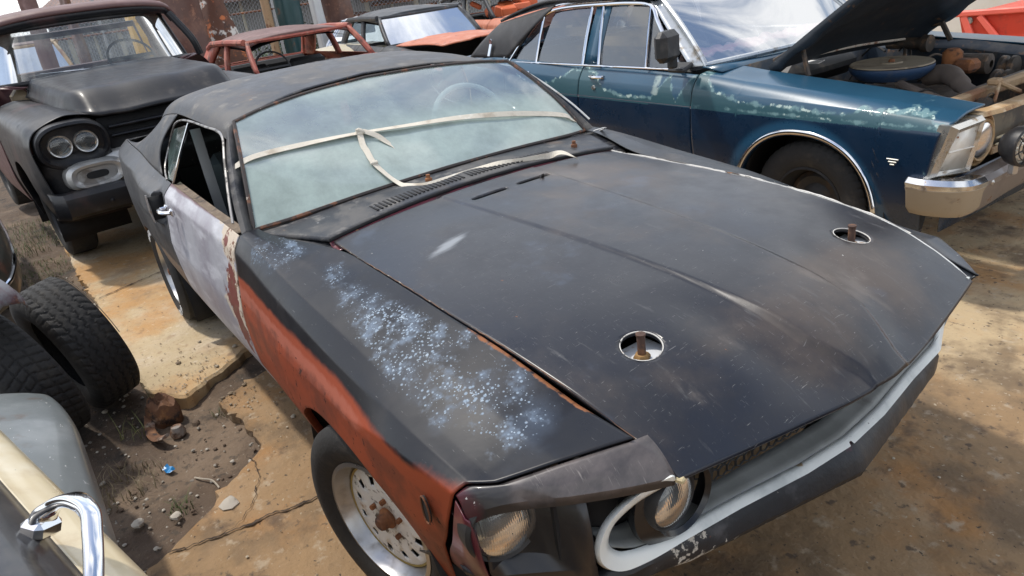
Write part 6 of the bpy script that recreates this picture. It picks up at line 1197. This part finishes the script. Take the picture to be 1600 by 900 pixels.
MB().grid(np.array(P)).build('roof_header', tblk, tk, thick=.01)
MB().grid(np.array([[(-2.0, v*.86, z) for z in (1.34, .6)] for v in (-1, 0, 1)])).build('cab_back', tmar, tk, thick=.01)
M = MB(); M.tube([(-1.97, -.74, 1.36), (-1.95, -.68, 1.70), (-1.95, .68, 1.70), (-1.97, .74, 1.36)], .03, 8, closed=True); M.build('rear_window_frame', tmar, tk)
MB().box((-1.6, 0, .95), (.35, 1.4, .5), None, .08).build('bench_seat', intr, tk); MB().box((-1.0, 0, 1.22), (.28, 1.5, .16), None, .05).build('dashboard', pm('cab_tan', (.30, .24, .16), .7), tk)
M = MB().tube([(0, .21*math.cos(a), .21*math.sin(a)) for a in np.linspace(0, 2*math.pi, 32, endpoint=False)], .012, 8, closed=True).box((0, 0, 0), (.02, .40, .03)); M.xf(Matrix.Translation((-1.22, .38, 1.40))@Matrix.Rotation(-.7, 4, 'Y')).build('steering_wheel', darkpl, tk)
M = MB(); M.tube([(-.70, .02, 1.37), (-.745, -.25, 1.385), (-.79, -.50, 1.40)], .009, 6, flat=.5); M.box((-.705, .03, 1.365), (.03, .03, .03), None, .008); M.build('wiper', chrome, tk)
M = MB(); M.tube([(-.745, -.16, 1.39), (-.815, -.58, 1.395)], .008, 6, flat=.5); M.build('wiper_blade', dullchrome, tk)
MB().box((-3.1, 0, .62), (2.1, 1.7, .04)).box((-1.0, 0, .45), (2.2, 1.5, .04)).box((-.72, 0, .9), (.03, 1.3, .8)).build('floor_pan', deep, tk)
bq = lin([(.86, -.97, 0), (.985, -.90, 0), (1.02, -.4, 0), (1.03, 0, 0), (1.02, .4, 0), (.985, .90, 0), (.86, .97, 0)], 6); rows_ = [bq+np.array((dx, 0, z)) for dx, z in ((-.08, .655), (-.02, .65), (.012, .62), (.02, .56), (.005, .50), (-.05, .47), (-.10, .47))]
tb = MB().grid(np.array(rows_).transpose(1, 0, 2)).build('bumper', tblk, tk, thick=.006)
for y_ in (-.62, .62): MB().lathe([(.018, 0), (.016, .010), (.001, .014)], c=(1.028, y_, .55), axis='x', n=16).build('bumper_bolt', tblk, tb)
M = MB(); 
for y_ in (-.36, .36): M.lathe([(.001, .0), (.055, .012), (.065, .05), (.06, .16)], c=(1.03, y_, .60), axis='z', n=20)
M.V = M.V; M.build('overriders', tblk, tb)
# ================================================================== NEAREST CAR at lower left : cream flank, black upper door, chrome handle
ang = math.radians(14.2); nc = thing('two_tone_car', 'cream car flank with black upper door and big chrome handle at the lower left corner', 'car', (.563, -1.359, 0), ang)
NX = [.75, .2, -.3, -.8, -1.2]
NB = Body(NX, [([-.235]*5, [.985]*5), ([-.12]*5, [.955]*5), ([-.078]*5, [.915]*5), ([-.062]*5, [.880]*5), ([.0]*5, [.84]*5), ([.018]*5, [.775]*5), ([.004]*5, [.68]*5), ([-.03]*5, [.45]*5), ([-.10]*5, [.22]*5)], .35)
creamp = pm('cream_enamel', (.56, .47, .30), .30, layers=[L((.64, .58, .44), None, 3, .48, .66), L((.40, .29, .15), None, 7, .56, .74, op=.6, detail=9), L((.12, .10, .08), None, 30, .695, .715)], coat=.5, rvar=.05)
ndk = pm('upper_door_black', (.016, .016, .018), .35, layers=[L((.11, .10, .09), None, 5, .56, .78, rough=.6, detail=9, op=.7), L((.05, .045, .04), None, 3, .45, .7, rough=.45)], coat=.2)
up = panel('upper_door', NB, 1, -1.2, .75, 0, 3, ndk, nc, nx=60, ns=40, lip=.0, thick=.006); low = panel('lower_flank', NB, 1, -1.2, .75, 3.0, 8, creamp, nc, nx=80, ns=60, thick=.006)
MB().tube(side_line(NB, np.linspace(-1.18, .74, 50), 5.25, 1)+np.array((0, .003, 0)), .004, 6).build('rusty_swage', pm('swage_rust', (.35, .24, .12), .7, layers=[L((.24, .10, .04), None, 14, .5, .62)]), low)
M = MB().grid(np.array([[(x, -.235, .985), (x, -.40, 1.0), (x, -.42, .6)] for x in (-1.2, .75)]), flip=True); M.build('door_inner', intr, nc, thick=.01)
MB().box((-.2, -1.0, .3), (1.9, 1.4, .05)).build('floor_pan', deep, nc)
# roof and far side kept simple, outside the frame
MB().grid(np.array([[(x, y, 1.42-.05*abs((y+1.15)/.6)**3) for y in np.linspace(-1.7, -.6, 9)] for x in np.linspace(-1.6, .3, 8)]), flip=False).build('roof', ndk, nc, thick=.02)
for x_ in (-1.5, .25): M = MB(); M.tube([(x_, -.30, .98), (x_-.05, -.60, 1.38)], .03, 8); M.build('roof_pillar', ndk, nc)
MB().grid(np.array([[(x, -2.0, z) for z in (.95, .3)] for x in (-1.2, .75)]), flip=True).build('far_flank', creamp, nc, thick=.01)
wheel(nc, (-1.9+.9, -.28, .31), 1, .31, .18, .185, 'steel')
HX = -.20
M = MB().box((HX+.008, -.066, .930), (.042, .052, .032), rotm('X', -.45)@rotm('Z', .5), .009); hb = M.build('handle_escutcheon', chrome, up)
hp = spline([(HX+.010, -.062, .938), (HX+.020, -.050, .958), (HX+.050, -.030, .975), (HX+.088, -.020, .984), (HX+.135, -.020, .984), (HX+.175, -.034, .977), (HX+.212, -.050, .966), (HX+.245, -.068, .950), (HX+.262, -.080, .935)], 7); N_ = len(hp)
M = MB(); V = []
for i, p in enumerate(hp):
    t = hp[min(i+1, N_-1)]-hp[max(i-1, 0)]; t /= np.linalg.norm(t); up_ = np.array((0, .45, 1.)); b = np.cross(t, up_); b /= np.linalg.norm(b); n_ = np.cross(b, t); u = i/(N_-1); wv = np.interp(u, [0, .22, .45, 1], [.020, .023, .014, .012]); hv = np.interp(u, [0, .3, 1], [.011, .010, .009])
    V.append([p+b*wv*math.copysign(abs(math.cos(a))**.7, math.cos(a))+n_*hv*math.copysign(abs(math.sin(a))**.7, math.sin(a)) for a in np.linspace(0, 2*math.pi, 20, endpoint=False)])
V = np.array(V); V = np.concatenate([V, V[:, :1]], 1); M.grid(V); M.F.append(tuple(range((N_-1)*21, (N_-1)*21+20))); M.build('door_handle', chrome, up, angle=60)
# grey fender lying beyond it
gf = thing('loose_fender', 'grey primered car fender with white chips lying behind the cream car flank', 'car panel', (-.55, -1.47, 0), math.radians(1.5))
GXk = [.6, .1, -.35, -.72, -.98, -1.12]
GB = Body(GXk, [([-.42, -.42, -.42, -.42, -.44, -.50], [.62, .62, .60, .55, .44, .30]), ([-.22, -.22, -.22, -.24, -.30, -.46], [.60, .60, .58, .53, .42, .28]), ([-.035, -.03, -.03, -.07, -.18, -.44], [.50, .50, .50, .46, .38, .26]), ([.012, .015, .012, -.025, -.14, -.43], [.42, .42, .42, .40, .32, .22]), ([-.02, -.02, -.02, -.05, -.16, -.44], [.10, .10, .10, .10, .10, .10])], .3)
panel('fender_skin', GB, 1, -1.12, .6, 0, 4, pm('grey_primer', (.13, .145, .145), .42, layers=[L((.20, .215, .215), None, 3, .48, .68), L((.55, .55, .53), None, 26, .665, .685, stretch=(1, 3, 1)), L((.10, .07, .05), None, 5, .6, .75)], coat=.25), gf, nx=70, ns=50, lip=.02)
# ================================================================== BACKDROP
bdm = pm('louvre_grey', (.26, .26, .25), .7, layers=[L((.15, .15, .15), None, 6, .5, .7)])
bd = thing('shed', 'grey shed with louvred wall panels, pale posts and a brown eave behind the fence', 'building', (-17.5, 5.4, 0), math.radians(-30))
MB().box((0, 0, .9), (.2, 12, 1.8)).build('wall', bdm, bd)
for k in range(-9, 10): MB().box((.14, k*.62, .9), (.06, .12 if k % 2 else .07, 1.8), None, .01).build('wall_post', pm('pale_post', (.46, .43, .34), .7), bd)
M = MB()
for k in range(-95, 96): M.box((.115, k*.063, .9), (.02, .02, 1.78))
M.build('louvre_slats', pm('slat_grey', (.34, .34, .33), .6), bd)
MB().box((.5, 0, 1.92), (.9, 12.4, .20), rotm('Y', .1), .01).build('eave', pm('brown_roofing', (.19, .12, .10), .8, layers=[L((.28, .20, .17), None, 5, .5, .7)]), bd); MB().box((-1.6, 0, 2.6), (4.6, 12.4, .08), rotm('Y', .28)).build('roof', MATS['brown_roofing'], bd)
b2 = thing('warehouse', 'long white walled warehouse with low tin roof beyond the fence', 'building', (-27, 17, 0), math.radians(-20))
MB().box((0, 0, .75), (4, 22, 1.5)).build('wall', pm('white_wall', (.62, .62, .60), .8), b2); MB().box((0, 0, 1.75), (5, 23, .35), None, .02).build('roof', pm('tin_roof', (.35, .36, .37), .5, layers=[L((.22, .2, .19), None, 2, .5, .7)]), b2)
# chain link fence
fl_ = 34.; fh = 2.6; fn = thing('chain_link_fence', 'chain link fence with thin steel posts running behind the parked wrecks', 'fence', (-14.2, 3.2, 0), math.radians(62))
M = MB(); st = .085
for k in range(int((fl_+fh)/st)):
    a = -fl_/2-fh+k*st
    for dr in (1, -1):
        x0, x1 = a, a+fh; z0, z1 = (0, fh) if dr > 0 else (fh, 0)
        if x0 < -fl_/2: z0 += (fh/fh)*(-fl_/2-x0)*dr; x0 = -fl_/2
        if x1 > fl_/2: z1 -= (x1-fl_/2)*dr; x1 = fl_/2
        r_ = .0024; M.add([(x0, -r_+dr*.002, z0-r_), (x0, r_+dr*.002, z0-r_), (x0, dr*.002, z0+r_*1.5), (x1, -r_+dr*.002, z1-r_), (x1, r_+dr*.002, z1-r_), (x1, dr*.002, z1+r_*1.5)], [(0, 1, 4, 3), (1, 2, 5, 4), (2, 0, 3, 5)])
M.build('wire_mesh', pm('galvanised_wire', (.34, .35, .36), .5, .6), fn, smooth=False)
for k in range(-5, 6): MB().tube([(k*3.4+.6, .03, 0), (k*3.4+.6, .03, fh)], .028, 10).build('fence_post', pm('galvanised_pipe', (.42, .43, .44), .45, .6), fn)
MB().tube([(-fl_/2, .02, 1.52), (fl_/2, .02, 1.52)], .02, 8).build('fence_rail', rustm, fn)
# leaning scrap panels between the cars and the fence
def scrap(name, label, x, y, z0, w_, h_, rz, lean, mat, seed, thick=.006, taper=1., curve=.12):
    M = []; n, m = 16, 14
    for i in range(n):
        u = i/(n-1)-.5; row = []
        for j in range(m):
            v = j/(m-1); ww = w_*(1-(1-taper)*v)*(1+.25*mnoise.noise(Vector((v*3, seed, u > 0)))); row.append((curve*math.cos(u*3)+.06*mnoise.noise(Vector((u*3, v*3, seed)))-lean*v*h_, u*ww, v*h_+.08*mnoise.noise(Vector((u*5, seed, v > .5)))*(v in (0, 1) or 1)*.5))
        M.append(row)
    o = MB().grid(np.array(M)).build(name, mat, thick=thick); o.location = (x, y, z0); o.rotation_euler = (0, 0, rz); return tag(o, label, 'car panel')
brn = pm('chocolate_rust', (.10, .045, .032), .6, layers=[L((.17, .08, .05), None, 3, .48, .66), L((.30, .15, .09), None, 9, .58, .72)], bump=.2, coat=.2)
mix = pm('flaking_rust', (.12, .055, .035), .75, layers=[L((.62, .60, .56), None, 3.2, .56, .60, detail=9), L((.50, .16, .06), None, 4.5, .57, .63, detail=9), L((.06, .035, .03), None, 8, .55, .66)], bump=.4)
scrap('scrap_bodywork', 'glossy chocolate brown car door leaning against the flaking panel', -9.6, .95, .3, .75, 2.3, math.radians(-8), .06, brn, 2.)
scrap('scrap_bodywork', 'rust flaked car panel with white and orange paint patches, upright beside the brown door', -9.9, 1.55, .25, .75, 1.9, math.radians(-20), .10, mix, 5., taper=.35)
scrap('scrap_bodywork', 'dark teal upright car panel in front of the louvred shed wall', -10.2, 2.75, .5, .38, 2.2, math.radians(-25), .03, pm('dark_teal', (.012, .05, .055), .4, layers=[L((.10, .06, .04), None, 5, .56, .66)]), 9.)
scrap('scrap_bodywork', 'narrow tan and rust strip standing left of the teal panel', -10.3, 2.45, .5, .13, 2.2, math.radians(-25), -.05, pm('tan_rust', (.36, .24, .14), .7, layers=[L((.18, .08, .04), None, 7, .5, .62)]), 12.)
scrap('scrap_bodywork', 'pale grey curved upright panel right of the teal one', -10.1, 3.18, .5, .20, 2.2, math.radians(-25), .02, pm('pale_grey_metal', (.50, .52, .54), .4, .2), 15., curve=.2)
scrap('scrap_bodywork', 'dark rusty brown ribbed panel with torn lower edge beside the pale grey one', -10.4, 3.62, 1.12, .48, 1.5, math.radians(-25), .03, mix if False else brn, 19.)
scrap('scrap_bodywork', 'reddish brown slanted panel standing behind the pickup cab at the far left', -10.8, -.62, .8, .22, 2.0, math.radians(-10), .12, MATS['brown_oxide'], 23.)
scrap('scrap_bodywork', 'dark twisted strip of bodywork behind the pickup roof', -11.6, -.1, .9, .16, 2.0, math.radians(-10), .2, brn, 27.)
o = MB().box((0, 0, 1.2), (.5, .55, 2.4), None, .06).build('yellow_cabinet', pm('yellow_paint', (.75, .42, .02), .5, layers=[L((.4, .22, .05), None, 6, .55, .7)], coat=.2)); o.location = (-12.2, 1.02, 0); tag(o, 'bright yellow steel cabinet peeking above the pickup roof', 'cabinet')
# white tank and red machine at right
tn = MB().lathe([(2.6, 0), (2.6, 2.6), (2.3, 2.9), (.001, 3.1)], axis='z', n=96).build('water_tank', pm('tank_white', (.72, .71, .64), .5, layers=[L((.62, .58, .46), None, .8, .5, .7, op=.6)])); tn.location = (-4.3, 10.8, 0); tag(tn, 'large cream white round tank behind the blue sedan', 'tank')
rm_ = thing('red_trailer', 'bright red steel farm trailer body behind the blue sedan engine bay', 'trailer', (-.82, 6.6, -.02), math.radians(-6))
redp = pm('bright_red', (.62, .055, .025), .45, layers=[L((.72, .12, .07), None, 2, .48, .68), L((.4, .05, .03), None, 5, .56, .7), L((.5, .3, .25), None, 30, .69, .71)], coat=.2)
MB().poly([(-.80, -.6, .02+.28), (-.62, -.6, .30), (1.6, -.6, .30), (1.6, -.6, .83), (-.60, -.6, .73), (-.92, -.6, .70)], (0, 1.3, 0)).build('trailer_body', redp, rm_, smooth=False)
M = MB(); beam(M, (-.95, -.62, .715), (1.6, -.62, .845), .06, .05, bev=.01); beam(M, (-.66, -.63, .30), (-.86, -.63, .70), .03, .06, bev=.005); beam(M, (-.35, -.63, .30), (-.72, -.63, .70), .03, .05, bev=.005); M.build('trailer_rails', pm('light_red', (.74, .13, .09), .5), rm_)
M = MB(); M.tube([(-1.15, -.5, .70), (-.8, -.5, .715)], .018, 8); M.build('draw_bar', redp, rm_)
MB().lathe([(.03, 0), (.03, .012), (.001, .014)], c=(-.80, -.625, .66), axis='y', sgn=-1, n=16).build('trailer_latch', dullchrome, rm_)
wheel(rm_, (.5, -.55, .30), -1, .30, .18, .18, 'steel')
M = MB(); beam(M, (-1.9, 4.9, .66), (-.7, 5.6, .52), .04, .04); o = M.build('steel_bar', rustm); tag(o, 'rusty steel bar lying behind the blue sedan far fender', 'metal bar')
# grey pole behind the blue windscreen
o = MB().tube([(-4.1, 6.3, 0), (-4.5, 6.6, 3.2)], .09, 14).build('leaning_pole', MATS['pale_grey_metal']); tag(o, 'thick pale grey pole leaning behind the blue sedan roof', 'pole')
# trees and scrub behind the fence
leafm = pm('leaf_green', (.045, .075, .022), .6, layers=[L((.09, .12, .035), None, 1.2, .5, .7), L((.025, .045, .018), None, 1.8, .55, .7)])
leafd = pm('leaf_dry', (.11, .10, .05), .7)
def tree(label, x, y, h, r, mat, n=2600, name='tree'):
    t = thing(name, label, name, (x, y, 0)); M = MB(); M.tube(spline([(0, 0, 0), (.1, .05, h*.35), (-.05, .1, h*.7)], 5), np.linspace(.10, .04, 11), 8)
    for k in range(6): a = k*1.05; M.tube(spline([(0, .05, h*(.25+.06*k)), (r*.4*math.cos(a), r*.4*math.sin(a), h*(.5+.06*k)), (r*.8*math.cos(a), r*.8*math.sin(a), h*(.6+.06*k))], 4), np.linspace(.04, .012, 9), 6)
    M.build('trunk', pm('bark', (.09, .07, .05), .9, bump=.4), t)
    cl = [(random.gauss(0, r*.45), random.gauss(0, r*.45), h*random.uniform(.35, 1.)) for _ in range(22)]; V = []; F = []
    for _ in range(n):
        c = random.choice(cl); s = r*.24; p = Vector((c[0]+random.gauss(0, s), c[1]+random.gauss(0, s), c[2]+random.gauss(0, s*.8))); d = Vector((random.gauss(0, 1), random.gauss(0, 1), random.gauss(0, 1))).normalized(); e = d.orthogonal().normalized(); l_ = random.uniform(.05, .10); b = len(V)
        V += [p-d*l_, p+e*l_*.35, p+d*l_, p-e*l_*.35]; F.append((b, b+1, b+2, b+3))
    mesh('crown', V, F, mat, t, smooth=False)
tree('bushy green tree beyond the fence right of the shed', -19.5, 11.5, 1.9, 1.5, leafm); tree('low scrubby bush with dry leaves beyond the fence', -17.5, 9.2, 1.2, 1.2, leafd, name='bush'); tree('small green bush at the foot of the shed wall', -15.6, 4.6, .9, .7, leafm, 900, 'bush')
tree('dark green tree far behind the blue sedan roof', -13.5, 17.5, 2.6, 2.2, leafm, 3000); tree('tall rounded tree far behind the white tank', -9, 22, 3.2, 2.6, leafm, 3000)
for i, (x_, y_, lb) in enumerate(((-16.2, 7.6, 'heap of rusty roofing sheets piled beyond the fence'),)):
    M = MB()
    for k in range(9): M.box((random.uniform(-1, 1), random.uniform(-1.5, 1.5), .2+.17*k), (random.uniform(.8, 1.8), random.uniform(.6, 1.6), .05), rotm('Z', random.uniform(0, 3))@rotm('X', random.uniform(-.4, .4)))
    o = M.build('scrap_heap', rustm); o.location = (x_, y_, 0); tag(o, lb, 'scrap heap', kind='stuff')
# dark object at the right edge of the yard
o = MB().box((0, 0, .45), (.06, .5, .9), None, .02).build('dark_board', darkpl); o.location = (1.52, -.02, 0); o.rotation_euler = (0, 0, math.radians(10)); tag(o, 'dark upright board just inside the right edge of the yard', 'board')
